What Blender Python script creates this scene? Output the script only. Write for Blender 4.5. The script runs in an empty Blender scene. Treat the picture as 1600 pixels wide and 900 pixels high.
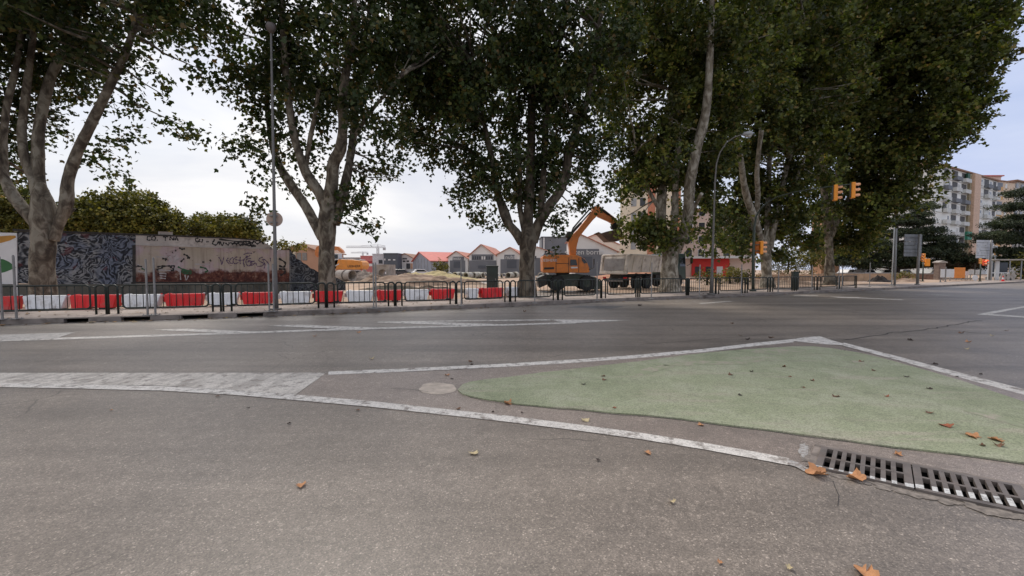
import bpy, bmesh, math, random
import numpy as np
from mathutils import Vector, Matrix, noise
R = math.radians
rnd = random.Random(7)
scn = bpy.context.scene
COL = scn.collection
# ---------------------------------------------------------------- camera maths
F = 650.0; HC = 1.65; PITCH = math.atan(30.0/F)
cp, sp = math.cos(PITCH), math.sin(PITCH)
def ray(px, py):
    a = (px-800.0)/F; b = -(py-450.0)/F
    return Vector((a, cp + b*sp, -sp + b*cp))
def P(px, py, Y):
    d = ray(px, py); t = Y/d.y
    return Vector((d.x*t, Y, HC + d.z*t))
def G(px, py, z=0.0):
    d = ray(px, py); t = (z-HC)/d.z
    return Vector((d.x*t, d.y*t, z))
def onplane(px, py, A, B, off=0.0):
    # ray against the vertical plane through ground points A, B; off = metres in front
    d = ray(px, py); u = Vector((B.x-A.x, B.y-A.y, 0)).normalized()
    n = Vector((u.y, -u.x, 0))
    o = Vector((0, 0, HC)); a = Vector((A.x, A.y, 0)) + n*off
    t = (a-o).dot(n)/d.dot(n)
    return o + d*t
def M(Y): return Y/F          # metres per pixel at depth Y
# ---------------------------------------------------------------- mesh helpers
class MB:
    def __init__(s): s.v=[]; s.f=[]; s.mi=[]
    def add(s, vs, fs, mi=0):
        b=len(s.v); s.v += [tuple(v) for v in vs]
        for f in fs: s.f.append([b+i for i in f]); s.mi.append(mi)
        return s
    def box(s, c, size, rz=0.0, mat=None, mi=0):
        hx,hy,hz=[q/2 for q in size]
        vs=[Vector((x,y,z)) for z in(-hz,hz) for y in(-hy,hy) for x in(-hx,hx)]
        m = Matrix.Rotation(rz,3,'Z') if mat is None else mat
        vs=[m@v+Vector(c) for v in vs]
        return s.add(vs,[(0,2,3,1),(4,5,7,6),(0,1,5,4),(2,6,7,3),(0,4,6,2),(1,3,7,5)],mi)
    def hull8(s, vs, mi=0):
        return s.add(vs,[(0,2,3,1),(4,5,7,6),(0,1,5,4),(2,6,7,3),(0,4,6,2),(1,3,7,5)],mi)
    def prism(s, poly, vec, mi=0):
        n=len(poly); vec=Vector(vec)
        a=[Vector(p) for p in poly]; b=[p+vec for p in a]
        fs=[tuple(range(n))[::-1], tuple(range(n,2*n))]+[(i,(i+1)%n,n+(i+1)%n,n+i) for i in range(n)]
        return s.add(a+b,fs,mi)
    def poly(s, pts, mi=0): return s.add(pts,[tuple(range(len(pts)))],mi)
    def tube(s, pts, rad, n=8, cap=True, mi=0, closed=False):
        pts=[Vector(p) for p in pts]
        if not hasattr(rad,'__len__'): rad=[rad]*len(pts)
        k=len(pts); vs=[]; ref=None
        for i,p in enumerate(pts):
            if closed: t=(pts[(i+1)%k]-pts[(i-1)%k])
            else: t=(pts[min(i+1,k-1)]-pts[max(i-1,0)])
            if t.length<1e-9: t=Vector((0,0,1))
            t.normalize()
            if ref is None:
                ref=Vector((0,0,1)) if abs(t.z)<.9 else Vector((1,0,0))
                ref=(ref-t*ref.dot(t)).normalized()
            else:
                q=ref-t*ref.dot(t)
                ref=q.normalized() if q.length>1e-6 else ref
            b=t.cross(ref)
            for j in range(n):
                a=2*math.pi*j/n
                vs.append(p+(ref*math.cos(a)+b*math.sin(a))*rad[i])
        fs=[]
        for i in range(k if closed else k-1):
            i2=(i+1)%k
            for j in range(n):
                j2=(j+1)%n
                fs.append((i*n+j,i*n+j2,i2*n+j2,i2*n+j))
        if cap and not closed:
            fs.append(tuple(range(n))[::-1]); fs.append(tuple(range((k-1)*n,k*n)))
        return s.add(vs,fs,mi)
    def cyl(s, c, r, h, axis=(0,0,1), n=20, r2=None, mi=0):
        a=Vector(axis).normalized(); c=Vector(c)
        return s.tube([c-a*h/2,c+a*h/2],[r,r if r2 is None else r2],n,True,mi)
    def ring(s, c, ro, ri, h, axis, n=24, mi=0):
        a=Vector(axis).normalized(); ref=Vector((0,0,1)) if abs(a.z)<.9 else Vector((1,0,0))
        ref=(ref-a*ref.dot(a)).normalized(); b=a.cross(ref); c=Vector(c); vs=[]
        for (r,o) in((ro,-h/2),(ro,h/2),(ri,h/2),(ri,-h/2)):
            for j in range(n):
                t=2*math.pi*j/n; vs.append(c+a*o+(ref*math.cos(t)+b*math.sin(t))*r)
        fs=[]
        for q in range(4):
            for j in range(n):
                j2=(j+1)%n; q2=(q+1)%4
                fs.append((q*n+j,q*n+j2,q2*n+j2,q2*n+j))
        return s.add(vs,fs,mi)
    def build(s, name, mats, parent=None, smooth=False, bevel=0.0, fix=True):
        me=bpy.data.meshes.new(name); me.from_pydata(s.v,[],s.f)
        if not isinstance(mats,(list,tuple)): mats=[mats]
        for m in mats: me.materials.append(m)
        me.polygons.foreach_set('material_index', s.mi)
        if fix:
            bm=bmesh.new(); bm.from_mesh(me); bmesh.ops.recalc_face_normals(bm,faces=bm.faces); bm.to_mesh(me); bm.free()
        if smooth:
            me.polygons.foreach_set('use_smooth',[True]*len(me.polygons))
        me.update()
        o=bpy.data.objects.new(name,me); COL.objects.link(o)
        if parent is not None:
            o.parent=parent
            o.matrix_parent_inverse=Matrix.Identity(4)
            o.location=-Vector(parent.location) if parent.get('_abs') else (0,0,0)
        if bevel:
            b=o.modifiers.new('bevel','BEVEL'); b.width=bevel; b.segments=2; b.limit_method='ANGLE'; b.angle_limit=R(40)
        return o
def smooth_by_angle(o, ang=40):
    me=o.data
    me.polygons.foreach_set('use_smooth',[True]*len(me.polygons))
    bm=bmesh.new(); bm.from_mesh(me)
    for e in bm.edges:
        if len(e.link_faces)==2 and e.calc_face_angle(0)>R(ang): e.smooth=False
    bm.to_mesh(me); bm.free(); return o
def tag(o, label=None, cat=None, group=None, kind=None):
    if label: o['label']=label
    if cat: o['category']=cat
    if group: o['group']=group
    if kind: o['kind']=kind
    return o
def empty(name, loc, label, cat, group=None, rz=0.0, absolute=False):
    # absolute: the parts are modelled in world coordinates
    o=bpy.data.objects.new(name,None); COL.objects.link(o); o.location=loc; o.rotation_euler=(0,0,rz)
    o.empty_display_size=.2
    if absolute: o['_abs']=1
    return tag(o,label,cat,group)
def copy_tree(o, parent=None):
    c=o.copy(); COL.objects.link(c); c.parent=parent
    for ch in list(o.children): copy_tree(ch,c)
    return c
def interp(x, pts):
    if x<=pts[0][0]:
        (x0,y0),(x1,y1)=pts[0],pts[1]
    elif x>=pts[-1][0]:
        (x0,y0),(x1,y1)=pts[-2],pts[-1]
    else:
        for i in range(len(pts)-1):
            if pts[i][0]<=x<=pts[i+1][0]:
                (x0,y0),(x1,y1)=pts[i],pts[i+1]; break
    return y0+(y1-y0)*(x-x0)/(x1-x0)
ORD=['first','second','third','fourth','fifth','sixth','seventh','eighth','ninth','tenth','eleventh','twelfth','thirteenth','fourteenth','fifteenth','sixteenth','seventeenth','eighteenth','nineteenth','twentieth']
# ---------------------------------------------------------------- materials
def newmat(name):
    m=bpy.data.materials.new(name); m.use_nodes=True
    nt=m.node_tree; b=nt.nodes['Principled BSDF']; return m,nt,b
def N(nt,t,**kw):
    n=nt.nodes.new(t)
    for k,v in kw.items(): setattr(n,k,v)
    return n
def ramp(nt, fac, stops, interp_='LINEAR'):
    r=N(nt,'ShaderNodeValToRGB'); r.color_ramp.interpolation=interp_
    e=r.color_ramp.elements
    while len(e)<len(stops): e.new(.5)
    for i,(p,c) in enumerate(stops):
        e[i].position=p
        if not hasattr(c,'__len__'): c=(c,c,c)
        e[i].color=(c[0],c[1],c[2],1)
    nt.links.new(fac,r.inputs[0]); return r.outputs[0]
def coords(nt, kind='geo', scale=(1,1,1), rot=(0,0,0)):
    if kind=='geo': o=N(nt,'ShaderNodeNewGeometry').outputs['Position']
    else: o=N(nt,'ShaderNodeTexCoord').outputs['Object']
    m=N(nt,'ShaderNodeMapping'); m.inputs['Scale'].default_value=scale; m.inputs['Rotation'].default_value=rot
    nt.links.new(o,m.inputs[0]); return m.outputs[0]
def noise_(nt, vec, scale, detail=4, rough=.55, dist=0):
    n=N(nt,'ShaderNodeTexNoise'); n.inputs['Scale'].default_value=scale; n.inputs['Detail'].default_value=detail
    n.inputs['Roughness'].default_value=rough; n.inputs['Distortion'].default_value=dist
    nt.links.new(vec,n.inputs['Vector']); return n.outputs['Fac']
def mix(nt, fac, a, b, mode='MIX'):
    n=N(nt,'ShaderNodeMix',data_type='RGBA',blend_type=mode)
    for sock,val in ((n.inputs[0],fac),(n.inputs[6],a),(n.inputs[7],b)):
        if hasattr(val,'is_linked') or hasattr(val,'links'): nt.links.new(val,sock)
        elif hasattr(val,'__len__'): sock.default_value=(val[0],val[1],val[2],1)
        else: sock.default_value=val if sock.type=='VALUE' else (val,val,val,1)
    return n.outputs[2]
def bump(nt, b, h, strength=.3, dist=.01):
    n=N(nt,'ShaderNodeBump'); n.inputs['Strength'].default_value=strength; n.inputs['Distance'].default_value=dist
    nt.links.new(h,n.inputs['Height']); nt.links.new(n.outputs[0],b.inputs['Normal'])
def mat(name, col, rough=.6, metal=0., var=.18, vs=3., bs=40., bst=.15, dirt=None, dirt_amt=.35, kind='geo', stretch=(1,1,1)):
    m,nt,b=newmat(name)
    v=coords(nt,kind,stretch)
    n=noise_(nt,v,vs,5)
    c=ramp(nt,n,[(.3,[x*(1-var) for x in col]),(.7,[min(1,x*(1+var)) for x in col])])
    if dirt:
        n2=noise_(nt,v,vs*.6+.7,7,.65)
        f=ramp(nt,n2,[(.5,0),(.68,dirt_amt)])
        c=mix(nt,f,c,dirt)
    nt.links.new(c,b.inputs['Base Color'])
    b.inputs['Roughness'].default_value=rough; b.inputs['Metallic'].default_value=metal
    if bst: bump(nt,b,noise_(nt,v,bs,4),bst,.006)
    return m
def emis(name,col,st):
    m,nt,b=newmat(name); b.inputs['Base Color'].default_value=(*col,1); b.inputs['Emission Color'].default_value=(*col,1); b.inputs['Emission Strength'].default_value=st; return m
RD = math.atan2(.47,1.0)       # direction of the road
def asphalt(name, base, warm=0.0, coarse=1.0, streak=.35):
    m,nt,b=newmat(name)
    g=coords(nt,'geo')
    base=Vector(base)
    # stones of the aggregate
    vo=N(nt,'ShaderNodeTexVoronoi'); vo.inputs['Scale'].default_value=125/coarse; nt.links.new(g,vo.inputs['Vector'])
    sx=N(nt,'ShaderNodeSeparateColor'); nt.links.new(vo.outputs['Color'],sx.inputs[0])
    stones=ramp(nt,sx.outputs[0],[(0,base*.66),(.45,base*.9),(.82,base*1.1),(.96,base*1.4),(1.0,base*2.3)])
    vo2=N(nt,'ShaderNodeTexVoronoi'); vo2.inputs['Scale'].default_value=31; nt.links.new(g,vo2.inputs['Vector'])
    sx2=N(nt,'ShaderNodeSeparateColor'); nt.links.new(vo2.outputs['Color'],sx2.inputs[0])
    big=ramp(nt,sx2.outputs[1],[(.0,.8),(.5,1.),(.95,1.04),(1.0,1.6)])
    c=mix(nt,.6,stones,big,'MULTIPLY')
    mid=ramp(nt,noise_(nt,g,5.5,7,.7),[(.3,.86),(.7,1.12)])
    c=mix(nt,1.,c,mid,'MULTIPLY')
    lg=ramp(nt,noise_(nt,g,.42,6,.62,.6),[(.3,(.80,.81,.82)),(.5,(1,1,1)),(.70,(1.17,1.16,1.14))])
    c=mix(nt,1.,c,lg,'MULTIPLY')
    s=coords(nt,'geo',(.07,1.1,1),(0,0,-RD))
    st=ramp(nt,noise_(nt,s,1.0,5,.6),[(.36,1-streak*.8),(.52,1.0),(.66,1+streak*.6)])
    c=mix(nt,1.,c,st,'MULTIPLY')
    # oil and tar stains
    oil=ramp(nt,noise_(nt,g,1.3,5,.7,.8),[(.66,0),(.76,.35)])
    c=mix(nt,oil,c,base*.45)
    # fine cracks
    cr=N(nt,'ShaderNodeTexVoronoi',feature='DISTANCE_TO_EDGE'); cr.inputs['Scale'].default_value=.55
    wv=N(nt,'ShaderNodeMix',data_type='RGBA'); wn=N(nt,'ShaderNodeTexNoise'); wn.inputs['Scale'].default_value=2.2; wn.inputs['Detail'].default_value=8
    nt.links.new(g,wn.inputs['Vector']); wv.inputs[0].default_value=.22; nt.links.new(g,wv.inputs[6]); nt.links.new(wn.outputs['Color'],wv.inputs[7])
    nt.links.new(wv.outputs[2],cr.inputs['Vector'])
    cf=ramp(nt,cr.outputs['Distance'],[(.0,1),(.0065,0)])
    gate=ramp(nt,noise_(nt,g,.35,3),[(.54,0),(.60,.8)])
    ff=mix(nt,1.,cf,gate,'MULTIPLY')
    c=mix(nt,ff,c,base*.3)
    nt.links.new(c,b.inputs['Base Color'])
    b.inputs['Roughness'].default_value=.47
    b.inputs['Specular IOR Level'].default_value=.65
    bump(nt,b,sx.outputs[0],.5,.0035)
    return m
def paint(name, col, under, wear=.5, hatch=False, scale=7):
    m,nt,b=newmat(name); g=coords(nt,'geo')
    n=noise_(nt,g,scale,8,.72)
    f=ramp(nt,n,[(wear-.05,1),(wear+.07,.10)])
    pc=ramp(nt,noise_(nt,g,.9,5),[(.3,[x*.82 for x in col]),(.7,col)])
    vo=N(nt,'ShaderNodeTexVoronoi'); vo.inputs['Scale'].default_value=80; nt.links.new(g,vo.inputs['Vector'])
    sx=N(nt,'ShaderNodeSeparateColor'); nt.links.new(vo.outputs['Color'],sx.inputs[0])
    gr=ramp(nt,sx.outputs[0],[(0,.72),(.5,1.),(1,1.12)])
    pc=mix(nt,1.,pc,gr,'MULTIPLY')
    if hatch:
        s=coords(nt,'geo',(2.2,.5,1),(0,0,R(28)))
        h=ramp(nt,noise_(nt,s,2.0,4,.6),[(.46,0),(.62,.55)])
        pc=mix(nt,h,pc,under)
    c=mix(nt,f,pc,under)
    # invert: f=1 low noise -> under
    nt.links.new(c,b.inputs['Base Color']); b.inputs['Roughness'].default_value=.75
    bump(nt,b,sx.outputs[0],.3,.003)
    return m
ASB=(.228,.190,.156)
m_asph=asphalt('asphalt',ASB)
m_asph2=asphalt('asphalt_brown',(.30,.243,.203),coarse=.8,streak=.15)
m_asphd=asphalt('asphalt_fresh',(.10,.095,.093),coarse=.7,streak=.1)
m_white=paint('road_paint',(.82,.77,.70),(.25,.215,.185),.43)
m_whitew=paint('road_paint_worn',(.76,.70,.62),(.26,.225,.195),.42,True)
m_whiteo=paint('road_paint_old',(.60,.56,.51),(.22,.20,.18),.42,False)
def island_mat():
    m,nt,b=newmat('green_coating'); g=coords(nt,'geo')
    c=ramp(nt,noise_(nt,g,1.1,8,.7,.5),[(.3,(.245,.27,.16)),(.5,(.305,.325,.205)),(.66,(.38,.38,.27)),(.78,(.46,.42,.33))])
    s=coords(nt,'geo',(.35,2.2,1),(0,0,R(-20)))
    w=ramp(nt,noise_(nt,s,1.6,8,.72),[(.52,0),(.66,.8)])
    c=mix(nt,w,c,(.38,.34,.26))
    d=ramp(nt,noise_(nt,g,3.1,8,.75),[(.54,0),(.70,.6)])
    c=mix(nt,d,c,(.17,.18,.12))
    vo=N(nt,'ShaderNodeTexVoronoi'); vo.inputs['Scale'].default_value=95; nt.links.new(g,vo.inputs['Vector'])
    sx=N(nt,'ShaderNodeSeparateColor'); nt.links.new(vo.outputs['Color'],sx.inputs[0])
    gr=ramp(nt,sx.outputs[0],[(0,.68),(.5,1.),(1,1.25)])
    c=mix(nt,1.,c,gr,'MULTIPLY')
    nt.links.new(c,b.inputs['Base Color']); b.inputs['Roughness'].default_value=.85
    bump(nt,b,sx.outputs[0],.35,.003)
    return m
m_green=island_mat()
m_pave=mat('paving_concrete',(.36,.30,.26),.85,var=.2,vs=1.2,bs=60,dirt=(.17,.12,.09),dirt_amt=.75)
m_kerb=mat('kerb_stone',(.20,.17,.15),.85,var=.25,vs=2.5,bs=40,dirt=(.07,.055,.045),dirt_amt=.7)
m_dirt=mat('site_soil',(.40,.275,.19),.95,var=.35,vs=.22,bs=3,bst=.6,dirt=(.52,.42,.33),dirt_amt=.8)
m_mound=mat('dug_soil',(.27,.185,.13),.95,var=.4,vs=.8,bs=4,bst=.8,dirt=(.42,.33,.25),dirt_amt=.7)
m_grate=mat('cast_iron',(.17,.145,.13),.6,.2,var=.25,vs=9,bs=140,bst=.3,dirt=(.2,.15,.12),dirt_amt=.5)
m_pit=mat('pit_shade_concrete',(.02,.018,.016),.95,var=.4,vs=5)  # near-black base: shade of the deep pit put into the colour
m_conc=mat('concrete_raw',(.40,.36,.32),.9,var=.2,vs=1.8,bs=25,dirt=(.22,.19,.17),dirt_amt=.6)
m_rail=mat('green_rail_paint',(.015,.022,.018),.45,.2,var=.25,vs=14,bst=0,dirt=(.07,.05,.035),dirt_amt=.4)
m_galv=mat('galvanised_steel',(.26,.25,.24),.6,.3,var=.2,vs=9,bst=.05,dirt=(.2,.17,.15),dirt_amt=.4)
m_lamp=mat('lamp_pole_grey',(.14,.13,.12),.6,.1,var=.15,vs=4,bst=0)
m_lamphead=mat('lamp_head_shell',(.32,.33,.33),.4,.2,bst=0)
m_lens=mat('lamp_diffuser',(.55,.55,.5),.3,bst=0)
m_red=mat('red_plastic',(.66,.006,.008),.5,var=.14,vs=3,bs=20,bst=.05,dirt=(.30,.10,.08),dirt_amt=.6)
m_whp=mat('white_plastic',(.74,.74,.74),.45,var=.06,vs=3,bs=20,bst=.05,dirt=(.34,.29,.25),dirt_amt=.75)
m_blackrub=mat('black_rubber',(.02,.02,.02),.8,bst=.2)
m_orange=mat('excavator_orange',(.66,.19,.018),.42,var=.12,vs=1.6,bs=10,bst=.03,dirt=(.22,.10,.05),dirt_amt=.55)
m_orange2=mat('excavator_yellow',(.80,.30,.05),.45,var=.1,vs=1.6,bst=.03,dirt=(.4,.2,.1),dirt_amt=.4)
m_dkgreen=mat('undercarriage_green',(.035,.05,.036),.6,var=.3,vs=3,dirt=(.14,.11,.08),dirt_amt=.5)
m_dark=mat('dark_metal',(.035,.033,.03),.6,.3,var=.3,vs=4,dirt=(.10,.08,.06),dirt_amt=.5)
m_grey=mat('grey_metal',(.16,.16,.17),.5,.3,var=.2,vs=3,bst=0)
m_glass=mat('dark_glass',(.02,.025,.03),.08,bst=0,var=.1)
m_tank=mat('tipper_steel',(.78,.73,.64),.6,.15,var=.15,vs=1.5,dirt=(.20,.16,.12),dirt_amt=.6)
m_cab=mat('cab_green',(.018,.05,.036),.35,var=.15,vs=3,bst=0,dirt=(.08,.07,.05),dirt_amt=.4)
m_tl=mat('signal_orange',(.95,.33,.02),.42,var=.06,vs=6,bst=0)
m_tlv=mat('signal_visor',(.85,.42,.22),.4,var=.06,bst=0)
m_tlpole=mat('signal_pole_green',(.06,.075,.06),.5,.2,bst=0)
m_cabinet=mat('cabinet_green',(.016,.028,.02),.5,var=.2,bst=.05,dirt=(.05,.045,.035))
m_blank=mat('sign_back_alu',(.36,.37,.38),.55,.3,var=.12,vs=2,bst=0)
m_signw=mat('sign_white',(.66,.66,.66),.5,var=.05,bst=0)
m_signo=mat('sign_orange',(.75,.24,.03),.5,var=.08,bst=0)
m_tan=mat('disc_tan',(.42,.30,.23),.5,var=.1,bst=0)
m_brick=mat('brick_wall',(.26,.15,.10),.9,var=.3,vs=2.5)
m_sand=mat('low_wall_render',(.48,.32,.20),.9,var=.25,vs=.8,dirt=(.3,.2,.14),dirt_amt=.6)
m_log=mat('cut_wood',(.42,.31,.22),.9,var=.3,vs=5)
m_black=mat('black_paint',(.012,.012,.012),.6,bst=0)
m_purple=mat('purple_spray',(.09,.05,.12),.6,bst=0,var=.3,vs=8)
m_sgreen=mat('green_spray',(.02,.09,.035),.6,bst=0)
m_swhite=mat('white_spray',(.42,.40,.40),.6,bst=0)
# ================================================================ GROUND
KERB=[(0,508),(280,499.5),(520,490.5),(720,482.5),(980,470.5),(1210,461),(1420,451),(1600,441.5)]
kw=[G(x,y) for x,y in KERB]
kw=[Vector((-150,-20,0)),Vector((-60,1.5,0)),Vector((-26,9.0,0))]+kw+[Vector((120,81,0)),Vector((420,245,0))]
def kerb_at(px):
    """world point on the kerb foot seen in pixel column px"""
    for i in range(len(kw)-1):
        a,b=kw[i],kw[i+1]
        d=ray(px,430); k=d.x/d.y
        den=(b.x-a.x)-k*(b.y-a.y)
        if abs(den)<1e-9: continue
        t=(k*a.y-a.x)/den
        if 0<=t<=1 and a.y+(b.y-a.y)*t>0: return a+(b-a)*t, (b-a).normalized()
    raise ValueError(px)
def offs(pts, d):
    out=[]
    for i,p in enumerate(pts):
        t=(pts[min(i+1,len(pts)-1)]-pts[max(i-1,0)]).normalized()
        out.append(p+Vector((-t.y,t.x,0))*d)
    return out
# grate geometry
GA=G(1283,699.5); GB=G(1273.5,731); GC=G(1424,727.5); 
GD=G(1429,768)
GL=(GC-GA).length; u=(GC-GA)/GL
v=((GB-GA)+(GD-GC))/2; GW=v.length; v.normalize()
GK=GL/.66
pit=[GA+u*.03+v*.03, GA+u*(2*GL-.03)+v*.03, GA+u*(2*GL-.03)+v*(GW-.03), GA+u*.03+v*(GW-.03)]
# road sheet with the pit cut out
def road():
    bm=bmesh.new()
    big=[(-400,-300,0),(500,-300,0),(500,500,0),(-400,500,0)]
    o=[bm.verts.new(p) for p in big]; h=[bm.verts.new(p) for p in pit]
    for L in(o,h):
        for i in range(4): bm.edges.new((L[i],L[(i+1)%4]))
    bmesh.ops.triangle_fill(bm,use_beauty=True,edges=bm.edges[:],normal=(0,0,1))
    me=bpy.data.meshes.new('road'); bm.to_mesh(me); bm.free(); me.materials.append(m_asph)
    ob=bpy.data.objects.new('road',me); COL.objects.link(ob); tag(ob,kind='structure')
road()
def sheet(name, pts, m, z, kind='structure'):
    mb=MB(); mb.poly([(p.x,p.y,z) for p in pts]); o=mb.build(name,m); 
    for p in o.data.polygons:
        if p.normal.z<0: p.flip()
    if kind: tag(o,kind=kind)
    return o
# drain pit
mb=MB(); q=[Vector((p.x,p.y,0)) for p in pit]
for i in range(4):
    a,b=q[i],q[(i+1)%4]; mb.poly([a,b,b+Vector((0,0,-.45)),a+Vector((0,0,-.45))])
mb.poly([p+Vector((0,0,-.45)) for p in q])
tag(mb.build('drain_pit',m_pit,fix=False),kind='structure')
# pavement (raised) and building site soil
PZ=.16
inner=offs(kw,.02); k2=offs(kw,.17); back=offs(kw,3.4)
def strip(name,a,b,z,m,kind='structure'):
    mb=MB()
    for i in range(len(a)-1): mb.poly([(a[i].x,a[i].y,z),(a[i+1].x,a[i+1].y,z),(b[i+1].x,b[i+1].y,z),(b[i].x,b[i].y,z)])
    return tag(mb.build(name,m),kind=kind)
strip('pavement',k2,back,PZ-.004,m_pave)
far=[p+Vector((-.55,.84,0))*900 for p in back]
# soil with gentle relief
def soil():
    bm=bmesh.new(); nu,nv=150,110
    grid=[]
    L=[0]; 
    for i in range(1,len(back)): L.append(L[-1]+(back[i]-back[i-1]).length)
    for i in range(nu+1):
        s=L[-1]*i/nu
        for k in range(len(L)-1):
            if L[k]<=s<=L[k+1]+1e-6: break
        p=back[k]+(back[k+1]-back[k])*((s-L[k])/(L[k+1]-L[k])); row=[]
        for j in range(nv+1):
            t=(j/nv)**2.6; q=p+Vector((-.42,.907,0))*(t*900)
            w=min(1,(j/nv)*14)*max(0,1-t*5)
            h=noise.fractal(Vector((q.x*.12,q.y*.12,3)),.8,2.1,5)*.28*w
            row.append(bm.verts.new((q.x,q.y,PZ-.03-.0*j+h-.05*w)))
        grid.append(row)
    for i in range(nu):
        for j in range(nv): bm.faces.new((grid[i][j],grid[i+1][j],grid[i+1][j+1],grid[i][j+1]))
    me=bpy.data.meshes.new('site_ground'); bm.to_mesh(me); bm.free(); me.materials.append(m_dirt)
    me.polygons.foreach_set('use_smooth',[True]*len(me.polygons))
    tag(link(me,'site_ground'),kind='structure')
def link(me,n):
    o=bpy.data.objects.new(n,me); COL.objects.link(o); return o
soil()
# kerb with the four open drain mouths
DR=[(96,134),(186,231),(281,322),(368,409)]
def kerb():
    mb=MB(); mp=MB()
    cuts=[]
    for a,b in DR:
        pa,_=kerb_at(a); pb,_=kerb_at(b); cuts.append((pa,pb))
    # walk along
    pts=[(p,None) for p in kw]
    path=[]
    seq=[]
    allp=sorted([(p.x,p,'k') for p in kw]+[(c[0].x,c[0],'a') for c in cuts]+[(c[1].x,c[1],'b') for c in cuts],key=lambda t:t[0])
    for i in range(len(allp)-1):
        p,q=allp[i][1],allp[i+1][1]; gap=False
        for a,b in cuts:
            if p.x>=a.x-1e-6 and q.x<=b.x+1e-6: gap=True
        t=(q-p).normalized(); n=Vector((-t.y,t.x,0))*.17
        def blk(z0,z1,d0,d1,M_,e=0.0):
            vs=[]
            for z in(z0,z1):
                for d in(d0,d1):
                    vs+=[p+n*d+Vector((0,0,z)),q+n*d+Vector((0,0,z))]
            M_.hull8([vs[0],vs[1],vs[2],vs[3],vs[4],vs[5],vs[6],vs[7]])
        if gap:
            blk(PZ-.035,PZ,0,1,mb); 
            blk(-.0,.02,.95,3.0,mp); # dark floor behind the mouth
        else:
            Ls=(q-p).length; k=max(1,int(Ls/1.0)) if Ls<80 else 1
            for j in range(k):
                a=p+(q-p)*(j/k)+t*.004; b=p+(q-p)*((j+1)/k)-t*.004
                vs=[]
                for z,dd in((0,.0),(PZ,.08)):
                    for d in(dd,1):
                        vs+=[a+n*d+Vector((0,0,z)),b+n*d+Vector((0,0,z))]
                mb.hull8(vs)
    tag(mb.build('kerb',m_kerb,bevel=.012),kind='structure')
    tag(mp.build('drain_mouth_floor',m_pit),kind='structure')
kerb()
# gutter line: pale worn strip along the kerb foot
gut=offs(kw,-.02); gut2=offs(kw,-.30)
strip('gutter',gut2[1:-1],gut[1:-1],.004,asphalt('gutter_asphalt',(.20,.18,.165),coarse=.8,streak=.1))
# ---------------------------------------------------------------- brown asphalt round the island, island itself
def gp(L): return [G(x,y) for x,y in L]
br=gp([(505,586),(700,579),(900,567),(1100,548),(1240,534),(1300,538),(1450,576),(1600,617),(1900,700),(2400,860),(2400,880)])+[GA+u*(2*GL+.9)-v*.045,GA-u*.045-v*.045,GA-u*.045+v*(GW+.0)]+gp([(1235,727),(1100,701),(900,671),(700,648),(460,620)])
sheet('asphalt_border',br,m_asph2,.003)
isl=[(716,611),(722,602.5),(735,598),(760,594.5),(800,590),(850,583.5),(900,577.5),(950,571.5),(1000,566),(1050,559),(1100,553),(1150,548),(1200,545),(1240,542.5),(1270,542.5),(1300,545.5),(1340,552),(1370,559),(1400,567),(1450,581),(1500,596),(1550,613),(1600,630),(1720,672),(1900,740),(1900,775),(1720,748),(1600,726),(1540,717.5),(1500,712),(1450,706.5),(1400,701),(1350,694),(1300,687),(1250,681),(1200,674),(1150,668),(1100,661),(1050,655),(1000,650),(950,646),(900,641),(850,637),(800,632),(760,626),(735,621),(722,617)]
iw=gp(isl)
# slightly wobbling edge with a real thickness
fine=[]
for i in range(len(iw)):
    a,b=iw[i],iw[(i+1)%len(iw)]
    k=max(1,int((b-a).length/.08))
    for j in range(k):
        p=a+(b-a)*(j/k); w=noise.noise(Vector((p.x*3,p.y*3,0)))*.018+noise.noise(Vector((p.x*14,p.y*14,5)))*.008
        d=(b-a).normalized(); fine.append(p+Vector((-d.y,d.x,0))*w)
mb=MB(); mb.prism([(p.x,p.y,.0045) for p in fine],(0,0,.016)); o=mb.build('green_island',m_green); tag(o,kind='structure')
LOW=[(720,614),(735,621),(760,626),(800,632),(850,637),(900,641),(950,646),(1000,650),(1050,655),(1100,661),(1150,668),(1200,674),(1250,681),(1300,687),(1350,694),(1400,701),(1450,706.5),(1500,712),(1540,717.5),(1600,726),(1720,748)]
def ribbon(name, top, bot, m, z):
    return sheet(name, gp(top)+gp(bot)[::-1], m, z)
def line_px(name, pts, m, z=.008):
    """pts: (x, y centre, thickness px)"""
    return ribbon(name,[(x,y-t/2) for x,y,t in pts],[(x,y+t/2) for x,y,t in pts],m,z)
# near painted wedge + lines
sheet('road_marking_wedge',gp([(-400,583),(0,583),(510,582.8),(462,617),(360,609.5),(250,603),(100,600.5),(0,599.5),(-400,601)]),m_whitew,.005)
line_px('road_marking_line',[(513,583.4,5),(600,580,5),(700,575.5,5),(800,570.5,5),(900,564.5,5),(1000,557,5),(1100,548,5),(1180,538.5,5),(1240,532.5,5)],m_white,.005)
sheet('road_marking_apex',gp([(1228,531.5),(1258,527.5),(1280,525.5),(1300,532),(1328,540.3),(1290,538.2),(1240,533.5)]),m_white,.0062)
line_px('road_marking_line',[(1318,538,5),(1400,559.5,6),(1500,586.5,7.5),(1600,613,9),(1800,664,12),(2200,765,20)],m_white,.005)
line_px('road_marking_line',[(-400,603.5,5),(0,602.5,6),(100,604,6.5),(250,607.5,7),(360,613.5,7.5),(460,621.5,8.5),(580,632,9),(700,645,9),(800,656,9.5),(900,668.5,9.5),(1000,682,10),(1100,698,10.5),(1180,712.5,11),(1233,722.5,11)],m_white,.007)
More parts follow.
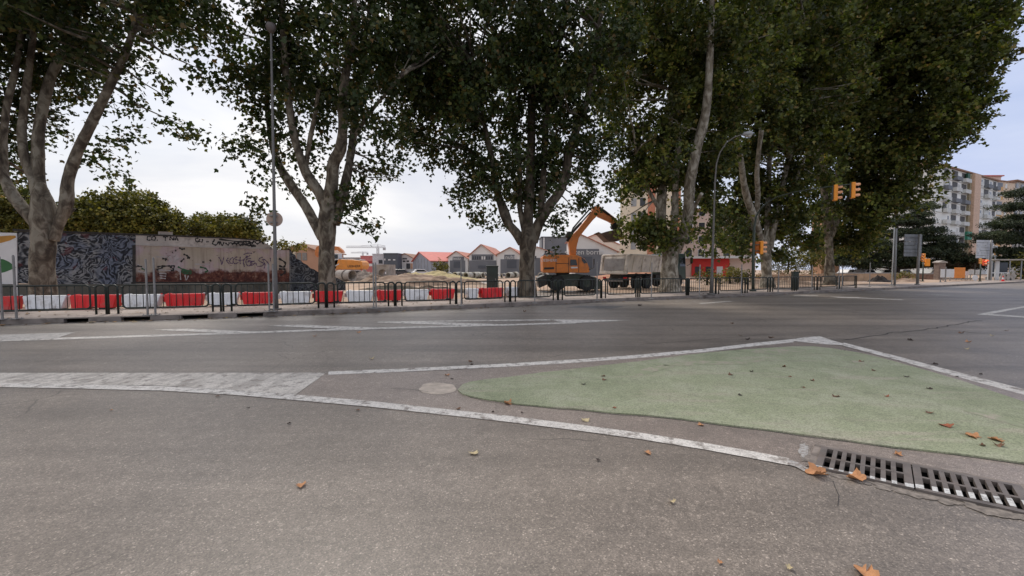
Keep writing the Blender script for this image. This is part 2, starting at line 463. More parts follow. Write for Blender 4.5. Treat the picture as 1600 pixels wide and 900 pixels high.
# far hatched wedge
line_px('road_marking_line',[(-300,543.5,3),(0,532,3),(120,528.5,3),(280,523.5,2.8),(500,516,2.6),(650,511.5,2.4),(800,507.5,2.2),(900,504.5,2.0)],m_white,.005)
line_px('road_marking_line',[(590,503.8,1.6),(700,501.8,1.5),(860,500,1.5)],m_white,.005)
sheet('road_marking_hatch',gp([(-200,530),(0,523.5),(118,519.5),(86,529.5),(0,532),(-200,538)]),m_whiteo,.007)
sheet('road_marking_hatch',gp([(240,515.6),(292,514),(410,519),(372,521.6)]),m_white,.007)
sheet('road_marking_hatch',gp([(418,509.4),(464,507.8),(612,512.8),(566,515.8)]),m_white,.007)
sheet('road_marking_hatch',gp([(584,504.2),(642,502.6),(798,507.4),(756,509.9)]),m_white,.007)
sheet('road_marking_hatch',gp([(860,499.4),(985,500.6),(884,505.8)]),m_white,.007)
# far right markings
sheet('road_marking_line',gp([(1526,491.5),(1552,486.4),(1600,478.5),(1800,444),(1800,446),(1600,480.8),(1566,487.5),(1546,491.2)]),m_white,.005)
sheet('road_marking_line',gp([(1526,491.6),(1546,491.0),(1640,497),(1640,499.3)]),m_white,.007)
for L in ([(1296,463.6),(1344,464.6),(1344,466.2),(1310,465.2)],[(1452,460.2),(1478,460.8),(1488,461.9),(1464,461.4)],[(1240,461.6),(1278,461.8),(1278,462.6),(1240,462.6)],[(1344,465),(1410,468.2),(1412,469.2),(1344,466)],[(1090,474),(1140,470.5),(1146,471),(1096,474.8)]):
    sheet('road_marking_dash',gp(L),m_whiteo,.005)
# repairs
sheet('road_patch',gp([(884,480.6),(905,477.6),(974,478.6),(955,482.3)]),m_asphd,.004)
mbp=[];
for i in range(26):
    a=2*math.pi*i/26; r=1+.16*noise.noise(Vector((math.cos(a)*2,math.sin(a)*2,9)))
    mbp.append(G(684+29*r*math.cos(a), 607.5+9.3*r*math.sin(a)))
sheet('mortar_patch',mbp,mat('old_mortar',(.52,.44,.36),.9,var=.2,vs=6,dirt=(.2,.17,.15)),.0055)
mbp=[]
for i in range(14):
    a=2*math.pi*i/14; r=1+.3*noise.noise(Vector((math.cos(a)*2,math.sin(a)*2,2)))
    mbp.append(G(717+9*r*math.cos(a), 603+5*r*math.sin(a)))
# tar joints
m_tar=mat('tar_joint',(.05,.045,.042),.7,bst=0)
def crack(pts,w,z=.006):
    pw=gp(pts); L=[];Rr=[]
    f=[]
    for i in range(len(pw)-1):
        k=max(2,int((pw[i+1]-pw[i]).length/.25))
        for j in range(k): f.append(pw[i]+(pw[i+1]-pw[i])*(j/k))
    f.append(pw[-1])
    for i,p in enumerate(f):
        t=(f[min(i+1,len(f)-1)]-f[max(i-1,0)]).normalized(); n=Vector((-t.y,t.x,0))
        c=p+n*noise.noise(p*2.3)*w*2.2; ww=w*(.6+.5*abs(noise.noise(p*5)))
        L.append(c+n*ww/2); Rr.append(c-n*ww/2)
    sheet('tar_joint',L+Rr[::-1],m_tar,z)
crack([(1320,531),(1400,520),(1462,513),(1528,500.5)],.05)
crack([(x,y+.9) for x,y in LOW],.016,.0042)
crack([(1462,513),(1520,520),(1600,526)],.03)
crack([(610,608),(640,610),(668,613.5)],.012,.0125)
crack([(1303,752),(1312,775),(1308,790)],.007,.003)
crack([(1000,538.5),(1100,531),(1200,523)],.02)
m_scuff=paint('island_scuff',(.46,.40,.31),(.285,.31,.19),.50,False,5)
for pts_ in ([(1035,573),(1060,567.5),(1095,565.5),(1130,566.5),(1160,566),(1193,562.5),(1196,564.5),(1172,570),(1135,572),(1100,571),(1065,574)],[(985,585),(1010,577),(1040,572),(1055,575),(1025,582),(1000,589)],[(1330,565),(1350,568),(1352,574),(1338,572)],[(1505,640),(1560,652),(1600,668),(1600,672),(1550,658),(1505,645)],[(1150,549),(1210,547),(1260,548),(1250,553),(1190,554)]):
    sheet('island_scuff',gp(pts_),m_scuff,.0228)
# concrete apron round the grate
def around(d0,d1,s0,s1): 
    return [GA+u*s0+v*d0, GA+u*s1+v*d0, GA+u*s1+v*d1, GA+u*s0+v*d1]
m_apron=mat('grate_mortar',(.25,.21,.18),.95,var=.3,vs=9,bs=70,bst=.5,dirt=(.10,.08,.07),dirt_amt=.7)
mb=MB()
for (a,b,s0,s1) in ((-.05,.004,-.05,2*GL+.05),(-.001,GW+.001,-.05,.004),(-.001,GW+.001,2*GL-.004,2*GL+.05)):
    q=around(a,b,s0,s1); mb.prism([(p.x,p.y,.0) for p in q],(0,0,.010))
tag(mb.build('grate_surround',m_apron),kind='structure')
# crumbled mortar and old white paint beside the grate
rg=random.Random(3)
def blob_w(c,ra,rb,ang,seed,n=22,amp=.35):
    out=[]
    for i in range(n):
        a=2*math.pi*i/n; r=1+amp*noise.noise(Vector((math.cos(a)*1.6,math.sin(a)*1.6,seed)))+amp*.5*noise.noise(Vector((math.cos(a)*5,math.sin(a)*5,seed+3)))
        x,y=ra*r*math.cos(a),rb*r*math.sin(a)
        out.append(c+Vector((x*math.cos(ang)-y*math.sin(ang),x*math.sin(ang)+y*math.cos(ang),0)))
    return out
ga=math.atan2(u.y,u.x)
m_crumb=mat('crumbled_mortar',(.24,.205,.175),.95,var=.35,vs=22,bs=90,bst=.8,dirt=(.13,.11,.095),dirt_amt=.8)
for k in range(13):
    s_=.20+.115*k; sheet('mortar_patch',blob_w(GA+u*s_+v*(GW+.035+rg.uniform(0,.055)),rg.uniform(.05,.13),rg.uniform(.025,.06),ga+rg.uniform(-.4,.4),k*3.1,26,.6),m_crumb,.0036+.0003*k)
sheet('mortar_patch',blob_w(GA-u*.10+v*(GW*.4),.05,.22,ga,8,26,.4),m_crumb,.0075)
m_oldw=paint('old_kerb_paint',(.52,.50,.47),(.24,.20,.175),.47,False,26)
sheet('road_marking_remnant',blob_w(GA-u*.115+v*(GW*.32),.035,.16,ga,12,26,.5),m_oldw,.009)
sheet('road_marking_remnant',gp([(1232,719),(1247,724),(1262,733),(1270,741),(1260,740),(1244,731),(1230,727)]),m_oldw,.009)
# ---------------------------------------------------------------- drain grates
m_gp=paint('grate_paint',(.72,.71,.68),(.2,.185,.18),.40,False,22)
PG=[(0,1,GW-.03,GW-.075,GW-.012,GW),(0,1,GW-.09,GW-.23,GW-.02,GW-.08)]
def grate(i):
    o=GA+u*(GL*i)
    e=empty('drain_grate',(o.x,o.y,0),'','drain grate',None,absolute=True)
    mb=MB(); z0,z1=-.02,.018
    def bar(s0,s1,d0,d1,top=z1,mi=0):
        q=[o+u*s0+v*d0,o+u*s1+v*d0,o+u*s1+v*d1,o+u*s0+v*d1]
        mb.prism([(p.x,p.y,z0) for p in q],(0,0,top-z0))
    L=GL-.006
    bar(0.003,L,0,.045); bar(0.003,L,GW-.045,GW); bar(0.003,.05,.045,GW-.045); bar(L-.05,L,.045,GW-.045)
    bar(.05,L-.05,GW/2-.016,GW/2+.016)
    n=8; pitch=(L-.09)/n; hb=pitch*.24
    for k in range(n-1):
        c=.045+pitch*(k+1); 
        bar(c-hb,c+hb,.045,GW/2-.016,z1-.001); bar(c-hb,c+hb,GW/2+.016,GW-.045,z1-.001)
    s0_,s1_,d0,d1,e0,e1=PG[i]
    segs=[(.003,.05)]+[(.045+pitch*(k+1)-hb,.045+pitch*(k+1)+hb) for k in range(n-1)]+[(L-.05,L)]
    for a,b in segs:
        f0,f1=a/GL,b/GL
        lo0,hi0=d0+(d1-d0)*f0,min(e0+(e1-e0)*f0,GW-.002); lo1,hi1=d0+(d1-d0)*f1,min(e0+(e1-e0)*f1,GW-.002)
        q=[o+u*a+v*lo0,o+u*b+v*lo1,o+u*b+v*hi1,o+u*a+v*hi0]
        mb.poly([(p.x,p.y,.0195) for p in q],1)
    mb.build('grate_casting',[m_grate,m_gp],e)
    return e
g1=grate(0); g1['label']='cast iron slotted grate at the tip of the white line, nearly bare of paint'
g2=grate(1); g2['label']='cast iron slotted grate leaving the frame, with a white paint stripe'
# ================================================================ FENCE PANELS
FB=[(0,496),(155,491),(340,486.7),(503,481),(612,478),(708,475),(797,471.6),(870,469),(935,466.3),(996,464.3),(1073,461.5),(1116,459.5),(1163,458),(1203,456),(1276,453),(1309,451.3),(1340,449.8)]
def fb(x, dy=0): return G(x, interp(x,FB)+dy, PZ)
PAN=[(-8,142),(193,326),(369,492),(528,602),(633,699),(726,785),(809,861),(882,930),(949,992),(1001,1071),(1077,1112),(1125,1158),(1169,1198),(1209,1236),(1246,1270),(1283,1306),(1317,1335)]
PLAB=['at the two leftmost galvanised posts','before the pink graffiti panel, behind the second post pair','crossed by the tall lamp post','just right of the slender forked plane trunk','left of the lone galvanised post, before the soil','with the tall green cabinet standing behind it','in front of the plane trunk left of the excavator','in front of the excavator wheels','before the tipper tailgate','before the ivy clad trunk and truck cab','left of the curved street lamp foot','between the curved street lamp and the signal mast','just right of the signal mast','left of the small green cabinet','right of the small green cabinet','in front of the last plane trunk','last in the row at the far right end']
def fence_panel(i):
    xl,xr=PAN[i]
    a=fb(xl); b=fb(xr); t=(b-a); L=t.length; t.normalize()
    # gap to neighbours
    def gap(x0,x1): return (fb(x1)-fb(x0)).length
    gl=gap(PAN[i-1][1],xl) if i>0 else .9
    gr=gap(xr,PAN[i+1][0]) if i<len(PAN)-1 else .7
    e=empty('barrier_fence_panel',a,'dark green pedestrian fence panel '+PLAB[i],'fence panel','dark green hooped fence panels along the kerb',math.atan2(t.y,t.x))
    H=.98; r=.029; z0=.19; c=.11
    fr=[(c,0,z0),(L-c,0,z0)]; 
    def arc(cx,cz,a0,a1,n=4): return [(cx+c*math.cos(R(a0+(a1-a0)*k/n)),0,cz+c*math.sin(R(a0+(a1-a0)*k/n))) for k in range(n+1)]
    loop=arc(c,z0+c,180,270)+arc(L-c,z0+c,270,360)+arc(L-c,H-r-c,0,90)+arc(c,H-r-c,90,180)
    mb=MB(); mb.tube(loop,r,8,closed=True); mb.build('frame',m_rail,e,smooth=True)
    mb=MB(); n=max(3,int(round(L/.185)))
    for k in range(1,n): 
        x=L*k/n; mb.cyl((x,0,(z0+H-r)/2),.0125,H-r-z0,n=6)
    mb.build('bars',m_rail,e,smooth=True)
    for side,g in((-1,gl),(1,gr)):
        if g<.25: g=.25
        s0=min(.16*g,.2); w=min(.30*g,.30)
        if g>1.6: s0,w=.14,.27
        x0=(-s0-w if side<0 else L+s0); x1=x0+w
        q=min(w/2,.1)
        lp=[(x0,0,0)]+[(x0+q-q*math.cos(R(90*k/4)),0,H-.03-q+q*math.sin(R(90*k/4))) for k in range(5)]+[(x1-q+q*math.sin(R(90*k/4)),0,H-.03-q+q*math.cos(R(90*k/4))) for k in range(5)]+[(x1,0,0)]
        m2=MB(); m2.tube(lp,r*1.15,8)
        for z in(.24,.90):
            xa=x1 if side<0 else L; xb=0 if side<0 else x0
            m2.tube([(xa,0,z),(xb,0,z)],.018,6)
        m2.build('end_hoop',m_rail,e,smooth=True)
    return e
for i in range(len(PAN)): fence_panel(i)
# galvanised mesh posts in concrete-free holes, 2 m tall
POSTS=[(4,1.6,98),(26,0,99),(231,0,87),(243,0,89),(421,0,74),(428,0,74),(584,0,71),(587.8,0,71),(720.6,0,72),(835.6,0,66),(932.6,0,60),(1017.6,0,56),(1092.7,0,50),(1158,0,48),(1215.7,0,43),(1268,0,42),(1310,0,40),(1315.5,0,39),(1358.5,0,37)]
OL=['leftmost in frame','just right of the leftmost post','left one of the pair before the pink graffiti panel','right one of the pair before the pink graffiti panel','left one of the pair beside the tall lamp post','right one of the pair touching the tall lamp post','left one of the pair before the square concrete chamber','right one of the pair before the square concrete chamber','standing alone left of the green cabinet','before the plane trunk left of the excavator','right of the excavator undercarriage','in front of the tipper body','left of the curved lamp between cab and lamp','right of the curved lamp foot','left of the small green cabinet','right of the small green cabinet','left one of the pair at the last plane trunk','right one of the pair at the last plane trunk','lone one beyond the end of the fence']
for i,(x,d,h) in enumerate(POSTS):
    p=fb(x,3.4 if x<1340 else -1.0); H=h*M(p.y)
    e=empty('fence_post',p,'thin galvanised steel post, '+OL[i],'post','bare galvanised posts along the kerb')
    mb=MB(); mb.box((0,0,H/2),(.045,.045,H)); mb.cyl((0,0,H+.012),.025,.024,n=8); mb.build('post',m_galv,e,bevel=.006)
    mb=MB(); mb.box((0,0,.012),(.2,.2,.02)); 
    for sx in(-1,1):
        for sy in(-1,1): mb.cyl((sx*.07,sy*.07,.03),.012,.03,n=6)
    mb.build('base_plate',m_galv,e)
# ================================================================ WATER BARRIERS
BB=[(0,486),(76,483.5),(225,481.5),(290,479.5),(350,477.8),(463,474.6),(515,473),(583,471.7),(650,469.6),(690,468.5),(737,467.2),(766,466),(815,463)]
BR=[(-42,38,'r'),(40,112,'w'),(114,189,'r'),(193,257,'w'),(258,322,'r'),(324,377,'w'),(378,431,'r'),(436,489,'w'),(490,538,'r'),(540,586,'w'),(587,629,'r'),(630,671,'w'),(672,711,'r'),(727,748,'w'),(749,785,'r'),(790,818,'w')]
BLb=['at the left picture edge','left of the plane trunk foot','right of the wide plane trunk','before the blue grey mural','behind the second fence panel','behind the hoops left of the lamp post','left of the tall lamp post','right of the tall lamp post','at the foot of the slender forked trunk','right of the slender forked trunk','behind the pair of posts at the concrete chamber','behind the fifth fence panel','next to the lone galvanised post','half hidden left of the tall green cabinet','at the foot of the tall green cabinet','at the plane trunk foot left of the excavator']
def water_barrier(xl,xr,c,lab):
    a=G(xl,interp(xl,BB),PZ); b=G(xr,interp(xr,BB),PZ); t=b-a; L=t.length-.02; t.normalize()
    e=empty('water_barrier',a,('red' if c=='r' else 'white')+' plastic water filled barrier '+lab,'road barrier',('red' if c=='r' else 'white')+' plastic barriers behind the fence',math.atan2(t.y,t.x)+rnd.uniform(-.035,.035))
    H=.52; w0,w1=.42,.30; tp=.10 if c=='w' else .06
    m=m_red if c=='r' else m_whp
    mb=MB()
    # profile along x: wide top with lugs, narrower foot; ribs as vertical flutes
    n=6
    xs=[]; 
    for k in range(n):
        x0=tp+(L-2*tp)*k/n; x1=tp+(L-2*tp)*(k+1)/n
        xs+= [(x0,0),(x0+.02,.022),(x1-.02,.022),(x1,0)]
    top=[]; bot=[]
    for side in(1,-1):
        seq=xs if side==1 else xs[::-1]
        for x,d in seq:
            s=(x-L/2)/(L/2-tp) ; 
            bot.append((L/2+s*(L/2-tp-.04),-side*(w0/2+d),.05)); top.append((L/2+s*(L/2-.03),-side*(w1/2+d*.5),H-.06))
    k=len(bot); vs=bot+top; 
    cap=[(L/2+(x-L/2)*.985,y*.9,H) for x,y,z in top]
    vs+=cap
    fs=[tuple(range(k))[::-1],tuple(range(2*k,3*k))]
    for r_ in range(2):
        for i in range(k): fs.append((r_*k+i,r_*k+(i+1)%k,(r_+1)*k+(i+1)%k,(r_+1)*k+i))
    mb.add(vs,fs)
    mb.box((tp+.10,0,H+.012),(.12,.16,.03)); 
    mb.build('shell',m,e,bevel=.008)
    m2=MB()
    m2.cyl((-.0,0,H*.62),.05,.2,n=10); m2.box((.05,0,H*.62),(.12,.05,.12)); m2.build('coupling_lug',m,e)
    m2=MB(); m2.cyl((L-.03,0,H+.015),.035,.03,n=10); m2.build('filler_cap',m_whp if c=='r' else m_red,e)
    for q in(.28,.72):
        m2=MB(); m2.box((L*q,0,.03),(.24,w0+.05,.06)); m2.build('foot',m_blackrub,e)
cnt={'r':0,'w':0}
for i,(a,b,c) in enumerate(BR): water_barrier(a,b,c,BLb[i])
# ================================================================ GRAFFITI WALL
WA=Vector((( 27-800)/F*19.0,19.0,0)); WB=Vector(((453-800)/F*27.0,27.0,0))
def W(px,py,off=0): return onplane(px,py,WA,WB,off)
wu=(WB-WA).normalized(); wn=Vector((wu.y,-wu.x,0))
def wslab(mb,pts,d0,d1):
    a=[W(x,y,0)+wn*d1 for x,y in pts]; b=[W(x,y,0)+wn*d0 for x,y in pts]
    # parallel slab along the normal
    n=len(pts); mb.add(a+b,[tuple(range(n)),tuple(range(n,2*n))[::-1]]+[(i,n+i,n+(i+1)%n,(i+1)%n) for i in range(n)])
def mural_mat(name,cols,scale=1.4,seed=0.0):
    m,nt,b=newmat(name); g=coords(nt,'geo',(1,1,1)); 
    mp=N(nt,'ShaderNodeMapping'); mp.inputs['Location'].default_value=(seed,seed*2,seed); nt.links.new(g,mp.inputs[0]); v=mp.outputs[0]
    wn_=N(nt,'ShaderNodeTexNoise'); wn_.inputs['Scale'].default_value=2.2; wn_.inputs['Detail'].default_value=3; nt.links.new(v,wn_.inputs['Vector'])
    mx=N(nt,'ShaderNodeMix',data_type='RGBA'); mx.inputs[0].default_value=.3; nt.links.new(v,mx.inputs[6]); nt.links.new(wn_.outputs['Color'],mx.inputs[7])
    vo=N(nt,'ShaderNodeTexNoise'); vo.inputs['Scale'].default_value=scale*.95; vo.inputs['Detail'].default_value=2.2; vo.inputs['Distortion'].default_value=1.6; nt.links.new(mx.outputs[2],vo.inputs['Vector'])
    w=N(nt,'ShaderNodeMath',operation='MULTIPLY'); w.inputs[1].default_value=58; nt.links.new(vo.outputs['Fac'],w.inputs[0])
    s=N(nt,'ShaderNodeMath',operation='SINE'); nt.links.new(w.outputs[0],s.inputs[0])
    s2=N(nt,'ShaderNodeMath',operation='MULTIPLY_ADD'); s2.inputs[1].default_value=.5; s2.inputs[2].default_value=.5; nt.links.new(s.outputs[0],s2.inputs[0])
    c=ramp(nt,s2.outputs[0],[(0,cols[0]),(.3,cols[1]),(.6,cols[2]),(.9,cols[3])])
    n2=noise_(nt,v,.7,4,.6,.5)
    f=ramp(nt,n2,[(.45,0),(.55,.75)])
    c=mix(nt,f,c,cols[4],'MULTIPLY')
    n3=noise_(nt,v,2.4,3); f3=ramp(nt,n3,[(.62,0),(.66,.6)]); c=mix(nt,f3,c,cols[5])
    n4=noise_(nt,v,9,6,.7); c=mix(nt,ramp(nt,n4,[(.35,.45),(.6,0)]),c,(.03,.03,.035))
    nt.links.new(c,b.inputs['Base Color']); b.inputs['Roughness'].default_value=.85; return m
m_mural=mural_mat('blue_grey_mural',[(.012,.013,.015),(.06,.066,.075),(.17,.18,.195),(.31,.315,.315),(.5,.62,.9),(.14,.03,.035)],1.3)
m_mural2=mural_mat('dark_mural',[(.012,.014,.018),(.035,.042,.055),(.07,.085,.10),(.17,.18,.19),(.6,.7,.85),(.02,.025,.035)],1.2,4)
def pink_mat():
    m,nt,b=newmat('peeling_pink_wall'); g=N(nt,'ShaderNodeNewGeometry').outputs['Position']
    sx=N(nt,'ShaderNodeSeparateXYZ'); nt.links.new(g,sx.inputs[0])
    n=noise_(nt,g,1.6,8,.7)
    a=N(nt,'ShaderNodeMath',operation='MULTIPLY_ADD'); a.inputs[1].default_value=1.1; nt.links.new(n,a.inputs[0]); nt.links.new(sx.outputs['Z'],a.inputs[2])
    red=ramp(nt,noise_(nt,g,3.5,8,.75),[(.35,(.035,.012,.012)),(.47,(.09,.028,.022)),(.56,(.16,.06,.04)),(.64,(.30,.22,.18))])
    pk=ramp(nt,noise_(nt,g,.55,6,.6),[(.35,(.42,.37,.30)),(.46,(.46,.40,.34)),(.52,(.46,.37,.385)),(.60,(.55,.52,.53))])
    pk=mix(nt,ramp(nt,noise_(nt,g,1.1,8,.75,.6),[(.60,0),(.66,.7)]),pk,(.12,.05,.055))
    pk=mix(nt,ramp(nt,noise_(nt,coords(nt,'geo',(1,1,1.3)),1.9,7,.7,.3),[(.63,0),(.67,.85)]),pk,(.025,.022,.024))
    f=ramp(nt,a.outputs[0],[(.0,1),(1,0)])
    r=N(nt,'ShaderNodeMapRange'); r.inputs[1].default_value=2.02; r.inputs[2].default_value=2.16; r.inputs[3].default_value=1; r.inputs[4].default_value=0
    nt.links.new(a.outputs[0],r.inputs[0])
    c=mix(nt,r.outputs[0],pk,red)
    dr=coords(nt,'geo',(6,6,.5)); c=mix(nt,ramp(nt,noise_(nt,dr,1.2,4),[(.5,0),(.75,.45)]),c,(.10,.07,.06))
    nt.links.new(c,b.inputs['Base Color']); b.inputs['Roughness'].default_value=.9
    return m
m_pink=pink_mat()
m_strip=mat('whitewashed_strip',(.50,.47,.44),.9,var=.2,vs=1.2,bst=.1,dirt=(.09,.07,.06),dirt_amt=.7)
m_wbase=mat('mossy_concrete_base',(.13,.125,.105),.95,var=.3,vs=1.5,dirt=(.05,.045,.035),dirt_amt=.7)
e=empty('graffiti_wall',WA,'long graffiti wall with blue grey mural and peeling pink panel bearing a purple tag','wall',absolute=True)
mb=MB(); wslab(mb,[(27,362),(200,367.5),(212,368),(212,446),(27,443)],-.3,0); mb.build('mural_panel',m_mural,e)
mb=MB(); wslab(mb,[(212,382),(330,386),(425,388),(434,391),(452,391),(452,441),(212,441)],-.3,.0); mb.build('painted_panel',m_pink,e)
mb=MB(); wslab(mb,[(212,367.5),(330,372),(368,373),(400,376),(418,381),(426,388),(330,386),(212,382)],-.28,.02); wslab(mb,[(212,382),(330,386),(426,388.5),(426,389.6),(330,387.2),(212,383.2)],0,.06); mb.build('upper_strip',m_strip,e)
mb=MB(); wslab(mb,[(20,357.5),(100,361),(240,366),(368,371.5),(400,374.5),(400,376),(368,373.2),(240,368.5),(100,363.5),(20,361)],-.36,.06); mb.build('coping',m_dark,e)
mb=MB(); wslab(mb,[(205,440.5),(452,440.2),(452,442.4),(205,443.4)],-.3,.06); wslab(mb,[(207,383),(212,383),(212,441),(207,441)],0.0,.05); mb.build('frame_trim',m_dark,e)
mb=MB()
p0=W(0,443); p1=W(452,442)
base=[W(-10,444),W(200,444),W(452,443)]
a=[Vector((p.x,p.y,p.z)) for p in base]; bb=[Vector((p.x,p.y,0)) for p in base]
for i in range(2):
    q=[bb[i],bb[i+1],bb[i]-wn*.3,bb[i+1]-wn*.3,a[i],a[i+1],a[i]-wn*.3,a[i+1]-wn*.3]; q=[x+wn*.03 for x in q]; mb.hull8(q)
mb.build('wall_base',m_wbase,e)
mb=MB(); wslab(mb,[(248,361.5),(270,362.5),(270,368.4),(248,367.6)],-.3,-.02); mb.build('cap_block',m_conc,e)
def stroke(name,pts,wpx,m,off=.012,par=None):
    L=[];Rr=[]
    # Catmull-Rom smoothing
    Q=[]
    n=len(pts)
    for i in range(n-1):
        p0=pts[max(i-1,0)];p1=pts[i];p2=pts[i+1];p3=pts[min(i+2,n-1)]
        for k in range(6):
            t=k/6
            Q.append(tuple(.5*((2*p1[j])+(-p0[j]+p2[j])*t+(2*p0[j]-5*p1[j]+4*p2[j]-p3[j])*t*t+(-p0[j]+3*p1[j]-3*p2[j]+p3[j])*t**3) for j in(0,1)))
    Q.append(pts[-1])
    for i,q in enumerate(Q):
        a=Q[max(i-1,0)];b=Q[min(i+1,len(Q)-1)]; d=math.hypot(b[0]-a[0],b[1]-a[1]) or 1
        nx,ny=-(b[1]-a[1])/d,(b[0]-a[0])/d; w=wpx/2*(.75+.3*math.sin(i*1.3))
        L.append((q[0]+nx*w,q[1]+ny*w)); Rr.append((q[0]-nx*w,q[1]-ny*w))
    return L,Rr
def tagmesh(name,strokes,wpx,m,off,par):
    mb=MB()
    for k,s in enumerate(strokes):
        L,Rr=stroke('',s,wpx,m)
        for i in range(len(L)-1):
            mb.poly([W(*L[i],off+k*.0004),W(*L[i+1],off+k*.0004),W(*Rr[i+1],off+k*.0004),W(*Rr[i],off+k*.0004)])
    o=mb.build(name,m,par,fix=False); return o
def c2(x,y): return (320+x/9.0,355+y/9.0)
pur=[[(195,420),(225,470),(240,525),(255,470),(270,415)],[(330,430),(305,470),(330,500),(345,520)],[(300,465),(335,470)],[(395,425),(360,450),(350,490),(375,510),(400,500)],[(455,415),(405,450),(400,490),(430,515),(475,490)],[(430,455),(490,465),(550,460)],[(500,415),(495,470),(500,520)],[(545,385),(600,365),(665,368)],[(600,400),(550,460),(545,520),(560,560)],[(650,440),(590,450),(580,500),(610,545),(660,520),(650,480),(600,490)],[(700,475),(640,500),(660,540),(710,500),(730,540)],[(815,420),(770,440),(765,475),(830,510),(800,545),(740,550)],[(835,580),(845,520),(815,450),(860,470),(905,525)],[(920,430),(925,480)],[(580,430),(640,395)],[(610,470),(690,480)]]
tagmesh('purple_tag',[[c2(*p) for p in s] for s in pur],1.7,m_purple,.012,e)
def c1(x,y): return (200+x/9.0,355+y/9.0)
blk=[[(320,130),(275,135),(275,180),(320,180)],[(340,130),(335,175),(380,178),(382,135),(345,130)],[(408,178),(418,188)],[(490,135),(560,135)],[(525,135),(525,190)],[(590,185),(595,140),(640,180),(645,140)],[(660,185),(680,140),(705,190)],[(665,165),(700,168)],[(990,155),(950,165),(960,200),(990,205),(985,185)],[(1010,165),(1005,200),(1045,205),(1045,165)],[(1100,205),(1135,205)]]
tagmesh('black_letters',[[c1(*p) for p in s] for s in blk],2.2,m_black,.032,e)
blk2=[[(130,190),(110,230),(160,250),(200,200),(210,250)],[(215,200),(245,255),(270,210)],[(290,220),(330,250),(345,215)],[(360,215),(400,230),(480,225)],[(380,245),(420,215),(450,255)],[(470,205),(500,255),(560,190)],[(540,230),(620,260),(700,250)],[(580,185),(580,260)],[(610,190),(650,255),(690,190)],[(700,200),(740,235),(790,205),(830,240)],[(720,190),(770,185),(830,230)],[(520,250),(600,235),(680,215)],[(640,205),(660,270),(720,262)],[(200,170),(500,205),(640,200)],[(140,170),(110,210)]]
tagmesh('black_scrawl',[[c2(*p) for p in s] for s in blk2],2.6,m_black,.030,e)
grn=[[(760,590),(880,620),(870,655),(770,640),(765,600)],[(700,555),(780,600),(850,640)],[(190,580),(240,600),(235,612)],[(1010,560),(1090,580),(1120,620),(1080,625)],[(780,610),(860,630)]]
tagmesh('green_patches',[[c1(*p) for p in s] for s in grn],3.0,m_sgreen,.008,e)
bl3=[[(410,560),(490,545),(470,575),(400,600)],[(590,560),(640,590),(600,610)],[(600,550),(650,545),(630,620)],[(130,545),(200,555)],[(480,440),(540,450),(520,470)],[(830,430),(870,440)],[(620,350),(630,360)],[(660,325),(680,335)],[(720,290),(760,310),(800,300)],[(780,380),(830,400),(870,435)],[(740,490),(790,440)],[(490,550),(580,545),(600,560)],[(1150,460),(1170,480)],[(1045,490),(1075,490)],[(735,240),(780,245)]]
tagmesh('black_blotches',[[c1(*p) for p in s] for s in bl3],3.0,m_black,.014,e)
tagmesh('black_arrow',[[c2(*p) for p in s] for s in [[(1040,440),(1130,500),(1110,560),(1040,540)],[(1040,590),(1120,590),(1130,640)],[(1060,680),(1130,640)]]],3.5,m_black,.010,e)
wht=[[(400,415),(480,420),(540,415),(600,445),(560,490)],[(130,520),(200,560),(260,600)],[(140,620),(250,640)],[(440,650),(540,655)],[(445,680),(535,690)],[(450,715),(530,722)],[(730,600),(740,740)],[(800,670),(820,740),(850,680)],[(640,500),(700,450),(760,430)],[(650,580),(720,620)],[(430,600),(600,610)],[(940,520),(1150,525)]]
tagmesh('white_patches',[[c1(*p) for p in s] for s in wht],2.2,m_swhite,.011,e)
# sloping broken wall end, right of the pink panel
WC=Vector(((453-800)/F*27.2,27.2,0)); WD=Vector(((560-800)/F*30.5,30.5,0))
def W2(px,py,off=0): return onplane(px,py,WC,WD,off)
wn2=(WD-WC).normalized(); wn2=Vector((wn2.y,-wn2.x,0))
prof=[(454,392),(458,397),(461,398),(463,404),(470,407),(474,411),(480,414),(485,419),(491,421),(500,427),(520,431),(540,441)]
pts=[W2(x,y) for x,y in prof]; pts=pts+[Vector((pts[-1].x,pts[-1].y,0)),Vector((pts[0].x,pts[0].y,0))]
mb=MB(); mb.prism(pts,-wn2*.6); o=mb.build('broken_wall',m_mural2); tag(o,'broken sloping end of wall with dark grey mural, falling away behind the slender trunk','wall')
# hoarding sign at the far left
HA=Vector(((-60-800)/F*18.2,18.2,0)); HB=Vector(((27-800)/F*18.95,18.95,0))
def Hh(px,py,off=0): return onplane(px,py,HA,HB,off)
hn=(HB-HA).normalized(); hn=Vector((hn.y,-hn.x,0))
e=empty('hoarding',HB,'white site hoarding with orange top band and green oval at the left picture edge','hoarding',absolute=True)
mb=MB(); mb.prism([Hh(-60,362,.0),Hh(26,364,0),Vector((Hh(26,445).x,Hh(26,445).y,.3)),Vector((Hh(-60,445).x,Hh(-60,445).y,.3))],-hn*.05); mb.build('board',m_signw,e)
mb=MB(); mb.poly([Hh(x,y,.006) for x,y in [(-40,372),(0,369),(15,368),(24,368),(25,371),(15,376),(0,380),(-40,384)]]); mb.build('orange_band',mat('hoarding_orange',(.45,.22,.03),bst=0),e,fix=False)
mb=MB(); mb.poly([Hh(x,y,.006) for x,y in [(-40,410),(-10,404),(5,405),(14,409),(22,415),(25,418),(18,421),(8,425),(-10,429),(-40,432)]]); mb.build('green_oval',mat('hoarding_green',(.03,.13,.04),bst=0),e,fix=False)
